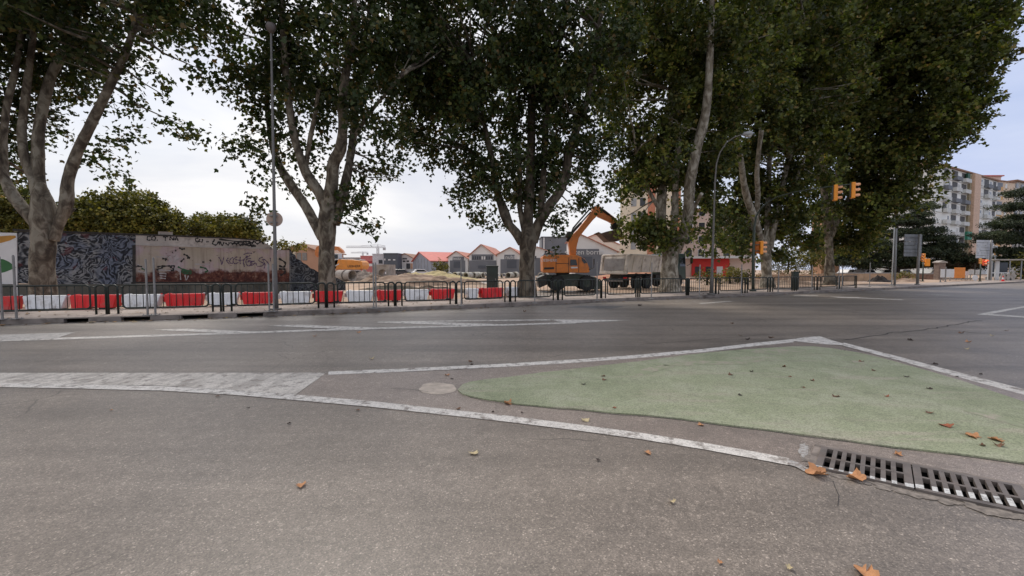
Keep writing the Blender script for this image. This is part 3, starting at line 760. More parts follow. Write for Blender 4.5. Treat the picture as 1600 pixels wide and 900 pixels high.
for x in(-55,-20,24):
    mb=MB(); p=Hh(x,445); mb.box((p.x-hn.x*.1,p.y-hn.y*.1,1.4),(.08,.08,2.8)); mb.build('post',m_galv,e)
# ================================================================ STREET LAMPS
def poly_world(pts,Y,dz=None):
    return [P(x,y,Y) for x,y in pts]
# lamp with round disc
b0=G(431.5,483.5,PZ); Y=b0.y
e=empty('street_lamp',b0,'tall straight grey lamp post with small round head, left of the slender forked trunk','street lamp',absolute=True)
mb=MB(); top=P(423.5,52,Y); top.x=b0.x+(top.x-b0.x)*1; 
mb.tube([b0,b0+Vector((0,0,1.0)),b0.lerp(top,.12),top],[.085,.078,.062,.032],14); 
mb.cyl(b0+Vector((0,0,.02)),.19,.04,n=14); mb.build('pole',m_lamp,e,smooth=True)
mb=MB(); mb.box(b0+Vector((0,-.105,.55)),(.1,.02,.3)); mb.build('service_door',m_grey,e)
mb=MB(); mb.tube([top+Vector((0,0,.0)),top+Vector((0,0,.10)),top+Vector((0,0,.22)),top+Vector((0,0,.33)),top+Vector((0,0,.37))],[.05,.13,.17,.13,.03],16); mb.build('lamp_head',mat('lamp_head_dark',(.10,.08,.07),.5,bst=0),e,smooth=True)
mb=MB(); mb.tube([top+Vector((0,0,.03)),top+Vector((0,0,.1))],[.07,.12],16); mb.build('diffuser',m_lens,e,smooth=True)
# disc sign on that pole
c=P(429,342.5,Y+.13)
e=empty('round_sign',c,'round tan brown traffic disc clamped to the tall straight lamp post','traffic sign',absolute=True)
mb=MB(); mb.cyl(c,11.5*M(Y),.025,(-.35,1,0),28); mb.build('disc',m_tan,e)
mb=MB(); mb.box(c+Vector((0,-.07,.12)),(.26,.12,.04)); mb.box(c+Vector((0,-.07,-.12)),(.26,.12,.04)); mb.build('clamp',m_galv,e)
# curved street lamp
b0=G(1111,461.5,PZ); Y=b0.y
e=empty('street_lamp',b0,'grey street lamp whose curved arm bends over the road, right of the ivy clad trunk','street lamp',absolute=True)
pp=[(1111,461),(1112.3,430),(1115,350),(1117,285),(1119.5,255),(1125,238),(1135,223),(1147,214.5),(1160,210)]
pw=[P(x,y,Y-.35*max(0,(i-4))*.4) for i,(x,y) in enumerate(pp)]
mb=MB(); mb.tube(pw,[.10,.075,.05,.042,.038,.034,.031,.029,.026],12); mb.cyl(pw[0]+Vector((0,0,.05)),.2,.1,n=14); mb.build('pole',m_lamp,e,smooth=True)
h0=pw[-1]; 
mb=MB(); d=(P(1177,208.5,Y-.8)-h0); hh=[h0+d*t for t in(0,.15,.5,.85,1)]
mb.tube(hh,[.05,.11,.15,.12,.05],12); o=mb.build('lamp_head',m_lamphead,e,smooth=True)
mb=MB(); mb.tube([h0+d*.3+Vector((0,0,-.07)),h0+d*.85+Vector((0,0,-.07))],[.10,.10],10); mb.build('diffuser',m_lens,e,smooth=True)
# ================================================================ TRAFFIC LIGHTS
def signal_head(name,c,yaw,h,lab,group=None,m=None,lit=None,n=3,cat='traffic light',as_part=None):
    m=m or m_tl
    if as_part is None:
        e=empty(name,c,lab,cat,group,yaw)
    k=h/n; w=k*.95; d=k*.62
    mb=MB(); mb.box((0,0,0),(d,w,h)); body=mb.build('housing',m,e,bevel=.03)
    for i in range(n):
        z=h/2-k*(i+.5)
        mb=MB(); r=k*.36; vs=[]; fs=[]; q=9
        for a in range(q):
            t=R(-20+220*a/(q-1)); 
            for (x,rr) in ((d/2,r),(d/2+k*.75,r*1.02)):
                vs.append((x,rr*math.cos(t),z+rr*math.sin(t)))
            for (x,rr) in ((d/2+k*.75,r*.93),(d/2,r*.91)):
                vs.append((x,rr*math.cos(t),z+rr*math.sin(t)))
        for a in range(q-1):
            for j in range(4): fs.append((a*4+j,a*4+(j+1)%4,(a+1)*4+(j+1)%4,(a+1)*4+j))
        mb.add(vs,fs); mb.build('visor',m_tlv,e,smooth=False)
        mb=MB(); mb.cyl((d/2+.008,0,z),r*.9,.02,(1,0,0),16); 
        mb.build('lens',(lit if (lit and i==lit[1]) else None) and lit[0] or m_glass,e)
    return e
b0=G(1176.5,455,PZ); Y=b0.y
e=empty('signal_mast',b0,'dark green signal mast with a long arm curving out over the road','signal mast',absolute=True)
pts=[(1176.5,455,0),(1177,400,0),(1178.5,355,0),(1181.5,338,-.1),(1188,327,-.35),(1198,317,-.8),(1214,307.5,-1.4),(1240,300.3,-2.2),(1270,295,-3.1),(1303,290.5,-4.0),(1336,287.5,-4.9)]
pw=[P(x,y,Y+d) for x,y,d in pts]
mb=MB(); mb.tube(pw,[.10,.09,.07,.055,.05,.045,.04,.036,.034,.03,.028],12); mb.cyl(pw[0]+Vector((0,0,.05)),.2,.1,n=12); mb.build('mast',m_tlpole,e,smooth=True)
# the hanging heads
for (x,y,d,lab) in ((1305,301.5,-4.05,'orange traffic light hanging on the mast arm, the inner one of the two'),(1332.5,297.5,-4.8,'orange traffic light at the tip of the mast arm')):
    c=P(x,y,Y+d); h=24.5*M(c.y); s=signal_head('traffic_light',c,R(-20),h,lab)
    mb=MB(); mb.box((-h*.13,0,h*.02),(.05,.10,h*.9)); mb.build('bracket',m_tlpole,s)
c=P(1189.5,387,Y-.15); s=signal_head('traffic_light',c,R(-12),20.5*M(Y),'orange traffic light at the side of the signal mast post')
mb=MB(); mb.box((-.28,0,.2),(.35,.05,.05)); mb.box((-.28,0,-.2),(.35,.05,.05)); mb.build('bracket',m_tlpole,s)
c=P(1183.6,387,Y+.12); s=signal_head('pedestrian_light',c,R(140),18.5*M(Y),'orange signal box behind the mast post, seen from its back',m=mat('signal_orange_dull',(.50,.14,.02),bst=0),n=2)
# far crossing signals
YF=49.0
def far_signal(px,ytop,lab,heads):
    b=P(px,441,YF); b=Vector((b.x,b.y,PZ)); t=P(px,ytop,YF)
    e=empty('signal_post',b,lab,'signal post',absolute=True)
    mb=MB(); mb.tube([b,Vector((b.x,b.y,t.z))],[.07,.06],10); mb.cyl(b+Vector((0,0,.05)),.14,.1,n=10); mb.build('post',m_tlpole,e,smooth=True)
    for (x,y,h,yaw,l,n,m,lit) in heads:
        signal_head('traffic_light' if n==3 else 'pedestrian_light',P(x,y,YF-.2),R(yaw),h*M(YF),l,None,m,lit,n)
far_signal(1441.5,408,'far signal post under the left grey sign back',[(1443,402.5,12.5,195,'small orange traffic light with pale visors, beside the left grey sign back',3,None,None),(1449,410,11.5,75,'small orange signal box hanging lower, just right of the far left traffic light',2,None,None)])
m_litred=emis('red_lamp_lit',(1.0,.08,.03),2.2)
far_signal(1531,410,'far signal post under the white slatted sign back',[(1532,408,8.5,190,'small amber traffic light with visors facing left, below the white slatted sign back',3,mat('signal_amber',(.85,.40,.03),bst=0),None),(1538.3,410,9.5,265,'small red orange signal box with lit lamp, right of the amber light at the shelter',2,mat('signal_redorange',(.80,.13,.05),bst=0),(m_litred,0))])
# ================================================================ SIGN BACKS
def signboard(x0,x1,y0,y1,xp,yb,Y,lab,m,npl):
    b=P(xp,yb,Y); b=Vector((b.x,b.y,PZ-.02))
    e=empty('direction_sign',b,lab,'road sign',absolute=True)
    w=(x1-x0)*M(Y); zt=P(xp,y0,Y).z; zb=P(xp,y1,Y).z; cx=P((x0+x1)/2,y1,Y).x
    th=.09; yaw=R(12); k=(zt-zb)/npl
    for i in range(npl):
        mb=MB(); mb.box((cx,Y,zb+k*(i+.5)),(w,.05,k-.03),yaw); 
        mb.box((cx,Y-.035,zb+k*(i+.12)),(w,.03,.035),yaw); mb.build('plank',m,e)
    mb=MB(); mb.tube([b,Vector((b.x,b.y-.0,zt))],.11,10); mb.cyl(b+Vector((0,-.0,.05)),.2,.1,n=12); o=mb.build('post',m_galv,e,smooth=True)
    for v in o.data.vertices: v.co.y-=.16
    return e
signboard(1408,1443,366,401,1430.5,446.5,39,'back of a grey aluminium direction sign on a post, before the dark cedar',mat('alu_back_shaded',(.20,.205,.21),.6,.2,bst=0),6)  # same aluminium darkened: shade on this board put into its colour
signboard(1520.5,1554,375,403.5,1543.5,440.5,54,'back of a pale slatted direction sign on a post, beside the bus shelter',mat('alu_back_light',(.48,.49,.51),.5,.2,bst=0),7)
# tall leaning pair of poles
b=G(1395.5,447.5,PZ)
for dx,tx,ty,m,lab in ((2.2,1400.6,357,mat('pole_mid_grey',(.22,.22,.22),bst=0),'thick grey pole, right one of the two touching poles before the dark cedar'),(-2.4,1397.4,355,mat('pole_pale',(.50,.50,.48),bst=0),'pale thin pole, left one of the two touching poles before the dark cedar')):
    o=b+Vector((dx*M(b.y),0,0)); t=P(tx,ty,b.y)
    e=empty('utility_pole',o,lab,'pole',absolute=True); mb=MB(); mb.tube([o,t],[.085 if dx>0 else .05,.065 if dx>0 else .04],12); mb.build('pole',m,e,smooth=True)
    mb=MB(); mb.box(o+Vector((0,0,.06)),(.3,.3,.1)); mb.build('footing',m_conc,e)
# work panels, pillar, shelter
def panel(x0,x1,y0,y1,Y,lab,m,name='work_sign',legs=2,yb=440):
    a=P(x0,y0,Y); b=P(x1,y1,Y); z0=PZ-.02
    e=empty(name,Vector(((a.x+b.x)/2,Y,z0)),lab,'work sign',absolute=True)
    mb=MB(); mb.box(((a.x+b.x)/2,Y,(a.z+b.z)/2),(b.x-a.x,.05,a.z-b.z)); mb.build('panel',m,e,bevel=.01)
    for k in range(legs):
        x=a.x+(b.x-a.x)*((k+.5)/legs if legs>1 else .5); mb=MB(); mb.box((x,Y+.06,(a.z+z0)/2),(.07,.06,a.z-z0)); mb.build('leg',m_galv,e)
panel(1470,1490.5,420.5,433.5,50,'blank white panel on legs between the brick pillar and the orange panel',m_signw)
panel(1491.5,1507.5,418,434.5,51,'bright orange work panel on legs, right of the white panel',m_signo)
panel(1508,1513.5,424,430.5,52,'small pinkish white plate on two thin legs right of the orange panel',mat('plate_pink',(.6,.5,.48),bst=0))
panel(1513.5,1529,421.5,428.5,54,'pale grey plate behind the round white disc',mat('plate_grey',(.5,.48,.45),bst=0))
c=P(1523.5,434,53); e=empty('round_sign',Vector((c.x,53,PZ)),'round white disc on a thin post left of the bus shelter','traffic sign',absolute=True)
mb=MB(); mb.cyl(c,4.6*M(53),.03,(0,1,0),20); mb.build('disc',m_signw,e)
mb=MB(); mb.tube([Vector((c.x,53.06,PZ)),Vector((c.x,53.06,P(0,413,53).z))],.04,8); mb.build('post',m_dark,e)
for (x,yt,yb_,YY,lab) in ((1434.5,411,446,45,'thin dark post right of the left grey sign post'),(1477,417,439,48,'thin dark post before the white work panel'),(1469,436,446,46,'short dark bollard left of the white work panel')):
    p=P(x,yb_,YY); z=P(x,yt,YY).z; mb=MB(); mb.tube([Vector((p.x,YY,PZ-.02)),Vector((p.x,YY,z))],.06,8); mb.cyl((p.x,YY,PZ+.02),.11,.06,n=8); tag(mb.build('post',m_galv),lab,'post')
YB=56
a=P(1463.5,411,YB); b=P(1472.5,436,YB)
e=empty('brick_pillar',Vector(((a.x+b.x)/2,YB,PZ)),'brick gate pillar with a flat stone cap, left of the white panel','pillar',absolute=True)
mb=MB(); mb.box(((a.x+b.x)/2,YB,(a.z+PZ)/2),(b.x-a.x,.7,a.z-PZ)); mb.build('shaft',mat('pillar_brick',(.20,.15,.125),.9,var=.3,vs=4),e)
mb=MB(); mb.box(((a.x+b.x)/2,YB,a.z+.08),(b.x-a.x+.25,.95,.14)); mb.prism([(a.x-.1,YB-.45,a.z+.15),(b.x+.1,YB-.45,a.z+.15),((a.x+b.x)/2,YB-.45,a.z+.33)],(0,.9,0)); mb.build('cap',m_conc,e)
# low walls
def lowwall(name,x0,x1,y0,Y0,Y1,lab,m,th=.35,cap=None):
    a=P(x0,y0,Y0); b=P(x1,y0,Y1); mb=MB(); n=Vector((-(b-a).y,(b-a).x,0)).normalized()*th
    q=[]
    for z in(0,1):
        for d in(0,1):
            for p in(a,b): q.append(Vector((p.x,p.y,p.z if z else 0))+n*d)
    mb.hull8(q); 
    if cap:
        e=empty(name,Vector((a.x,a.y,0)),lab,'wall',absolute=True); mb.build('wall_body',m,e)
        mb=MB(); q=[]
        for z in(.002,.09):
            for d in(-.15,1.15):
                for p in(a,b): q.append(Vector((p.x,p.y,p.z+z))+n*d)
        mb.hull8(q); mb.build('coping',cap,e)
    else: tag(mb.build(name,m),lab,'wall')
lowwall('low_wall',1185,1286,428.5,50,54,'low ochre garden wall between the two far plane trunks',m_sand)
lowwall('low_wall',1307,1405,427.5,55,59,'low ochre wall with pale coping behind the last galvanised posts',m_sand,cap=m_conc)
lowwall('low_wall',1412,1466,428.5,57.5,59,'low brown brick wall left of the brick pillar',m_brick,cap=m_conc)
# bus shelter
YS=55
def X(px,Y=YS): return P(px,430,Y).x
def Z(py,Y=YS): return P(1560,py,Y).z
e=empty('bus_shelter',Vector((X(1560),YS,PZ)),'glass bus shelter with flat pale roof at the right picture edge','bus shelter',absolute=True)
mb=MB(); mb.box(((X(1545)+X(1593))/2,YS+.3,Z(406)),(X(1593)-X(1545),1.7,.16)); mb.build('roof',m_conc,e,bevel=.02)
for x0,x1 in((1546,1552),(1557,1563)):
    mb=MB(); mb.box(((X(x0)+X(x1))/2,YS+.2,(Z(407.5)+PZ)/2),(X(x1)-X(x0),.16,Z(407.5)-PZ)); mb.build('advert_column',m_signw,e,bevel=.02)
for x in(1544,1572,1590):
    mb=MB(); mb.box((X(x),YS-.35,(Z(407.5)+PZ)/2),(.09,.09,Z(407.5)-PZ)); mb.build('post',m_blank,e)
mb=MB(); mb.box(((X(1544)+X(1572))/2,YS-.36,Z(426.3)),(X(1572)-X(1544),.06,.12)); mb.build('rail',m_signw,e)
mb=MB(); mb.box(((X(1564)+X(1588))/2,YS+1.0,(Z(410)+.6)/2),(X(1588)-X(1564),.03,Z(410)-.6)); mb.build('glass_panel',m_glass,e)
mb=MB(); mb.box(((X(1548)+X(1564)),YS+.5,.5),(0.1,.4,.08)); 
mb=MB(); mb.box(((X(1546)+X(1566))/2,YS+.5,.55),(X(1566)-X(1546),.4,.07)); mb.box((X(1549),YS+.5,.35),(.06,.3,.4)); mb.box((X(1563),YS+.5,.35),(.06,.3,.4)); mb.build('bench',m_blank,e)
# leaning concrete slabs and a cone beside it
for i,(x0,x1,tilt,lab) in enumerate(((1541,1549,.25,'grey concrete slab leaning at the foot of the white sign post'),(1549,1556,-.35,'grey concrete slab leaning the other way under the shelter rail'),(1556,1563,.5,'tilted pale kerb stone below the shelter rail'))):
    mb=MB(); mb.box(((X(x0)+X(x1))/2,YS-1.6,.55),(X(x1)-X(x0),.14,.95),mat=Matrix.Rotation(tilt,3,'Y')); tag(mb.build('concrete_slab',m_conc,bevel=.02),lab,'slab')
pc=P(1567,440.5,50); pc.z=PZ-.02
e=empty('traffic_cone',pc,'small red and white traffic cone before the bus shelter','traffic cone')
mb=MB(); mb.box((0,0,.02),(.38,.38,.04)); mb.build('base',m_red,e); mb=MB(); mb.tube([(0,0,.04),(0,0,.25)],[.14,.105],14); mb.tube([(0,0,.47),(0,0,.7)],[.07,.03],14); mb.build('body',m_red,e); mb=MB(); mb.tube([(0,0,.25),(0,0,.47)],[.107,.072],14); mb.build('white_band',m_signw,e)
# rail fence and hedge right of shelter
# ================================================================ CABINETS
def cabinet(xc,w,yt,yb,Y,lab,dome=True):
    b=P(xc,yb,Y); z0=PZ-.02; zt=P(xc,yt,Y).z; W_=w*M(Y)
    e=empty('service_cabinet',Vector((b.x,Y,z0)),lab,'cabinet')
    H=zt-z0
    mb=MB(); mb.box((0,0,H*.5),(W_,W_*.8,H*.94)); mb.build('body',m_cabinet,e,bevel=.03)
    mb=MB(); mb.box((0,0,H*.975),(W_*1.08,W_*.88,H*.05)); mb.build('lid',m_cabinet,e,bevel=.03)
    mb=MB(); mb.box((0,-W_*.405,H*.52),(W_*.8,.012,H*.8)); d=mb.build('door',m_cabinet,e,bevel=.004)
    mb=MB(); mb.box((W_*.3,-W_*.42,H*.55),(.03,.03,.12)); mb.build('handle',m_galv,d)
cabinet(769.5,17.5,415,462,22.8,'tall dark green cabinet standing behind the lone red barrier')
cabinet(1241.5,8.5,424,456,29.6,'small dark green cabinet between two galvanised posts at the right fence panels')
# ================================================================ EXCAVATORS
def pr(mb,prof,Y,th,yo=0.0,mi=0):
    mb.prism([P(x,y,Y)+Vector((0,yo-th/2,0)) for x,y in prof],(0,th,0),mi); return mb
def wheel(c,r,w,par,name='wheel'):
    mb=MB(); mb.ring(c,r,r*.55,w,(0,1,0),28)
    for k in range(20):
        a=2*math.pi*k/20
        mb.box(Vector(c)+Vector((r*1.0*math.cos(a),0,r*1.0*math.sin(a))),(r*.13,w,r*.1),mat=Matrix.Rotation(-a,3,'Y'))
    o=mb.build(name,m_blackrub,par)
    mb=MB(); mb.cyl(c,r*.56,w*.6,(0,1,0),20); mb.cyl(Vector(c)+Vector((0,-w*.32,0)),r*.22,w*.2,(0,1,0),12); mb.build('rim',m_dkgreen,o)
Y=30.5
e=empty('excavator',P(884,453,Y),'orange wheeled excavator with raised boom and bucket, left of the tipper truck','excavator',absolute=True)
mb=MB(); pr(mb,[(846.5,423),(846,402),(848,399.5),(876,399),(897,399.5),(903,401.5),(909,405),(913,411),(916,419),(916.5,425),(913,426),(848,426)],Y,2.5); mb.build('upper_body',m_orange,e,bevel=.05)
mb=MB(); pr(mb,[(846.5,400),(849,396),(860,395.3),(871,396),(885,398),(886,399.2),(847,400.3)],Y,2.2); mb.build('engine_hood',m_grey,e,bevel=.03)
mb=MB(); pr(mb,[(848,418),(863,417.5),(863,420.5),(848,421)],Y,2.56); mb.build('air_grille',m_dark,e)
mb=MB(); pr(mb,[(887.5,406),(896,406.3),(898,415),(887,415)],Y,2.56); mb.build('side_window',m_glass,e)
mb=MB(); pr(mb,[(904,402.6),(909,406),(912.6,411),(908,412.2),(905,408)],Y,2.56); mb.build('cab_window',m_glass,e)
mb=MB(); pr(mb,[(888,417),(898,417),(898.5,419),(889,419.5)],Y,2.54); mb.build('decal_strip',m_signw,e)
def text(body,size,mat_,mtx,name,par,ext=.004,align='CENTER'):
    cu=bpy.data.curves.new('t','FONT'); cu.body=body; cu.size=size; cu.extrude=ext; cu.align_x=align; cu.align_y='CENTER'
    o=bpy.data.objects.new('t',cu); COL.objects.link(o); 
    dg=bpy.context.evaluated_depsgraph_get(); me=bpy.data.meshes.new_from_object(o.evaluated_get(dg)); bpy.data.objects.remove(o)
    me.transform(mtx); me.materials.clear(); me.materials.append(mat_); me.name=name
    ob=link(me,name); ob.parent=par
    if par.get('_abs'): ob.location=-Vector(par.location)
    return ob
def face_m(pos,yaw=0): return Matrix.Translation(pos)@Matrix.Rotation(yaw,4,'Z')@Matrix.Rotation(R(90),4,'X')
text('LIEBHERR',.27,m_signw,face_m(P(855.5,407.5,Y)+Vector((0,-1.262,0))),'lettering',e)
mb=MB(); pr(mb,[(869,426),(888,426),(884,431),(872,431)],Y,1.6); mb.build('slew_ring',m_dark,e)
mb=MB(); pr(mb,[(842,432),(850,429),(868,430),(872,428.5),(900,428),(918,431),(930,434),(934,440),(931,446),(860,447),(846,441)],Y,1.7); mb.build('undercarriage',m_dkgreen,e,bevel=.04)
mb=MB(); pr(mb,[(912,430),(926,432.5),(934,440),(934,450),(925,452),(910,446)],Y,2.3); mb.build('dozer_blade',m_dkgreen,e,bevel=.03)
mb=MB(); pr(mb,[(838,434),(852,428),(853,444),(841,449)],Y,2.2); mb.build('outrigger',m_dark,e,bevel=.03)
for x in(868,916-3):
    for yo in(-1.05,1.05):
        c=P(x,441.5,Y); wheel(c+Vector((0,yo,0)),11.3*M(Y),.5,e)
mb=MB(); pr(mb,[(890,399),(889,388),(887,374),(889,368),(901,368),(903,374),(900,386),(899,399)],Y,.7); mb.build('boom_foot',m_orange,e,bevel=.04)
mb=MB(); pr(mb,[(888,377),(892,369),(903,358),(915,343),(924,330),(926,324.5),(934,322.5),(939,324),(940,328),(935,335),(925,345),(912,361),(905,370),(899,380),(892,382)],Y,.55); mb.build('boom',m_orange,e,bevel=.04)
mb=MB(); mb.tube([P(886,377,Y-.35),P(895,362,Y-.35),P(908,348,Y-.35)],[.10,.11,.09],10); mb.tube([P(908,348,Y-.35),P(923,331,Y-.35)],[.05,.05],10); mb.tube([P(884.5,371,Y-.4),P(889,365,Y-.4),P(895,364,Y-.4)],[.13,.2,.1],10); mb.build('boom_cylinder',m_dark,e,smooth=True)
mb=MB(); pr(mb,[(929,323),(935,322),(945,329),(958,339),(966,346),(966,352),(961,352.5),(950,346),(934,339),(930,331)],Y,.42); mb.build('dipper_arm',m_orange,e,bevel=.03)
mb=MB(); mb.tube([P(937,325,Y-.28),P(952,335.5,Y-.28)],[.09,.08],10); mb.tube([P(952,335.5,Y-.28),P(964,345,Y-.28)],[.04,.04],8); mb.build('bucket_cylinder',m_dark,e,smooth=True)
mb=MB(); pr(mb,[(958,349),(968,345),(969.5,352),(966,360),(956,358),(954,354)],Y,.5); mb.build('quick_coupler',m_dark,e,bevel=.02)
mb=MB(); pr(mb,[(935,366),(945,363),(958,360),(967,358),(969,366),(968,373),(963,377.5),(947,378)],Y,1.5)
for k in range(5): 
    yo=-.65+.325*k; mb.box(P(934,365,Y)+Vector((-.03,yo,.0)),(.22,.12,.07),mat=Matrix.Rotation(.35,3,'Y'))
mb.build('bucket',mat('bucket_steel',(.12,.075,.055),.65,.3,dirt=(.2,.14,.1)),e,bevel=.03)
mb=MB(); mb.tube([P(917,420,Y-1.1),P(922,421,Y-1.3),P(928,418,Y-1.3),P(928,410,Y-1.3)],.03,6); mb.box(P(928,409,Y-1.35),(.06,.22,.4)); mb.build('mirror',m_dark,e)
mb=MB(); mb.tube([P(852,397,Y),P(852,393,Y),P(855,393,Y)],.07,8); mb.tube([P(858,396,Y+.4),P(858,392,Y+.4)],.06,8); mb.tube([P(876,399,Y-1.1),P(876,396,Y-1.1),P(884,396,Y-1.1),P(884,399,Y-1.1)],.03,6); mb.build('exhaust_and_rails',m_dark,e)
mb=MB()
for k in range(3): mb.tube([P(889,374,Y-.42-.06*k),P(895,358-k,Y-.45),P(907,344-k,Y-.45),P(922,327-k,Y-.4),P(931,322,Y-.35)],.025,6)
mb.build('hydraulic_hose',m_blackrub,e)
for (x0,y0,x1,y1) in ((866,401,866,425),(885,403,885,425),(900,404,900,425),(866,412,885,412)):
    mb=MB(); a_=P(x0,y0,Y)+Vector((0,-1.262,0)); b_=P(x1,y1,Y)+Vector((0,-1.262,0)); mb.box((a_+b_)/2,(max(.035,abs(b_.x-a_.x)),.012,max(.035,abs(b_.z-a_.z)))); mb.build('panel_seam',m_dark,e)
# second excavator, far left, half behind the trunk
Y=58.0
e=empty('excavator',P(545,436,Y),'yellow orange tracked excavator behind the slender trunk and the concrete pipes','excavator',absolute=True)
mb=MB(); pr(mb,[(526.5,421),(528,410),(530,405.5),(556,406),(568,407.5),(571,410),(572,415),(570,420.5),(566,421.5)],Y,2.7); mb.build('upper_body',m_orange2,e,bevel=.08)
mb=MB(); pr(mb,[(529,405.3),(567,406.6),(566,405.6),(545,404),(531,403.8)],Y,2.3); mb.build('engine_hood',m_blank,e)
text('LIEBHERR',.42,m_black,face_m(P(559,416.2,Y)+Vector((0,-1.365,0)),R(0)),'lettering',e,.006)
mb=MB(); pr(mb,[(530,415),(536,411.5),(536,413.5),(530,416.5)],Y,2.74); mb.build('white_logo_patch',m_signw,e)
mb=MB(); pr(mb,[(520,421),(520,396.5),(535,396.5),(535.5,405),(531,421)],Y,1.3,-.7); mb.build('cab',m_signw,e,bevel=.04)
mb=MB(); pr(mb,[(526.8,398),(534.2,398),(534.2,404.5),(527.4,404.8)],Y,1.36,-.7); pr(mb,[(521,398),(525.2,398),(525.2,410),(521,410)],Y,1.36,-.7); mb.build('cab_window',m_glass,e)
mb=MB(); pr(mb,[(491,392),(493,386),(503,380),(518,384),(527,385),(533,390),(536,394.5),(532,395),(526,390.5),(518,391),(503,388),(496,395),(494,402),(491,398)],Y,.7,.5); mb.build('boom',mat('far_boom_orange',(.62,.22,.07),.5),e,bevel=.05)
mb=MB(); pr(mb,[(516,423),(566,423.5),(570,427),(566,433),(520,434),(514,430)],Y,.7,-1.0); pr(mb,[(516,423),(566,423.5),(570,427),(566,433),(520,434),(514,430)],Y,.7,1.0); mb.build('track',m_dark,e,bevel=.05)
# ================================================================ TIPPER TRUCK
ang=R(40); pos=Vector((8.75,30.9,.12))
e=empty('tipper_truck',pos,'dusty beige tipper truck with dark green cab, parked behind the ivy clad trunk','truck',None,ang)
Ln=6.9; Wd=2.4
mb=MB(); 
def lb(z0,z1,x0,x1,y0,y1,tx0=0,tx1=0,ty=0):
    vs=[]
    for z,k in((z0,0),(z1,1)):
        for y in((y0,y1) if not k else (y0-ty,y1+ty)):
            vs+= [(x0+(tx0 if k else 0),y,z),(x1+(tx1 if k else 0),y,z)]
    return vs
mb.hull8(lb(1.25,2.5,-.25,6.1,.22,Wd-.22,.18,.25,.22)); mb.build('tipper_body',m_tank,e,bevel=.04)
mb=MB(); mb.hull8(lb(2.49,2.64,-.12,6.4,-.06,Wd+.06,0,0,0)); mb.build('top_rim',m_tank,e,bevel=.03)
mb=MB(); mb.hull8(lb(1.22,2.42,-.38,-.27,.05,Wd-.05,.2,.2,.05)); o=mb.build('tailgate',m_tank,e,bevel=.03)
mb=MB(); mb.hull8(lb(1.40,2.28,-.40,-.375,.3,Wd-.3,.15,.15,.05)); mb.build('tailgate_panel',mat('tailgate_inset',(.38,.37,.35),.6,bst=0,dirt=(.2,.17,.14)),o)
mb=MB()
for (y0_,y1_) in((-.02,.16),(Wd-.16,Wd+.02)): mb.hull8(lb(1.18,2.56,-.50,-.25,y0_,y1_,.22,.22,.0))
mb.hull8(lb(1.12,1.30,-.52,-.3,-.03,Wd+.03,0,0,0)); mb.build('rear_frame',m_tank,e,bevel=.03)
mb=MB(); mb.box((-.35,Wd/2,.62),(.06,1.7,.12)); mb.build('bumper_bar',m_galv,e)
for k in range(5):
    mb=MB(); x=.5+1.2*k; mb.hull8([(x,.13,1.3),(x+.09,.13,1.3),(x,.16,1.3),(x+.09,.16,1.3),(x+.03,-.03,2.48),(x+.12,-.03,2.48),(x+.03,.05,2.48),(x+.12,.05,2.48)]); mb.build('side_rib',m_tank,e)
mb=MB(); mb.box((3.9,Wd/2,.98),(8.2,.9,.28)); mb.box((-.15,Wd/2,.72),(.12,2.2,.16)); mb.box((4.2,.2,.8),(1.2,.35,.5)); mb.build('chassis',m_dark,e,bevel=.02)
for y in(.25,Wd-.25):
    mb=MB(); mb.box((-.22,y,.85),(.05,.3,.12)); mb.build('tail_light',m_red,e)
for x in(1.1,2.45,7.3):
    for y in(.18,Wd-.18): wheel((x,y,.5),.5,.34,e)
for x in(1.1,2.45):
    mb=MB(); mb.tube([(x-.6,.2,.75),(x-.42,.2,1.05),(x,.2,1.16),(x+.42,.2,1.05),(x+.6,.2,.75)],.05,6); mb.build('mudguard',m_blackrub,e)
mb=MB(); mb.hull8(lb(.55,2.85,6.65,8.55,.05,Wd-.05,0,-.2,0)); mb.build('cab',m_cab,e,bevel=.07)
mb=MB(); mb.hull8(lb(1.75,2.5,7.35,8.32,.03,Wd-.03,0,-.06,0)); mb.build('side_window',m_glass,e)
mb=MB(); mb.hull8(lb(1.7,2.55,8.44,8.50,.2,Wd-.2,-.1,-.1,0)); mb.build('windscreen',m_glass,e)
mb=MB(); mb.tube([(8.4,0,2.6),(8.75,-.3,2.55),(8.75,-.3,2.0),(8.5,0,1.8)],.03,6); mb.box((8.73,-.3,2.25),(.1,.2,.5)); mb.build('mirror',m_dark,e)
mb=MB(); mb.box((8.55,.35,.85),(.08,.35,.22)); mb.build('headlight',m_lens,e)
# ================================================================ CONCRETE GOODS
mb=MB(); Y=50
for x,r in((537,8.6),(546,8.6)):
    c=P(x,430.6,Y); 
for i,(x,yaw,lab) in enumerate(((534.5,.5,'big concrete pipe ring just right of the slender trunk'),(545.0,.62,'second big concrete pipe ring, right of the first and left of the soil heap'))):
    c=P(x,430.8,Y-i*.3); ax=(math.sin(yaw)*1.0,math.cos(yaw)*.6,0)
    mb=MB(); mb.ring(c,8.6*M(Y),7.2*M(Y),1.15,(1,-.55,0),32); mb.ring(c+Vector((.5,-.27,0)),9.1*M(Y),8.5*M(Y),.12,(1,-.55,0),32); tag(smooth_by_angle(mb.build('concrete_pipe',m_conc)),lab,'concrete pipe')
Y=52; a=P(588,413.5,Y); b=P(614,437.5,Y); cx=(a.x+b.x)/2; cz=(a.z+.1)/2; Wc=b.x-a.x; Hc=a.z-.1
e=empty('concrete_chamber',Vector((cx,Y,.1)),'square precast concrete chamber with a round hole, behind the pair of galvanised posts','concrete chamber',None,R(-10))
mb=MB(); n=32; r=.52; vs=[]; fs=[]
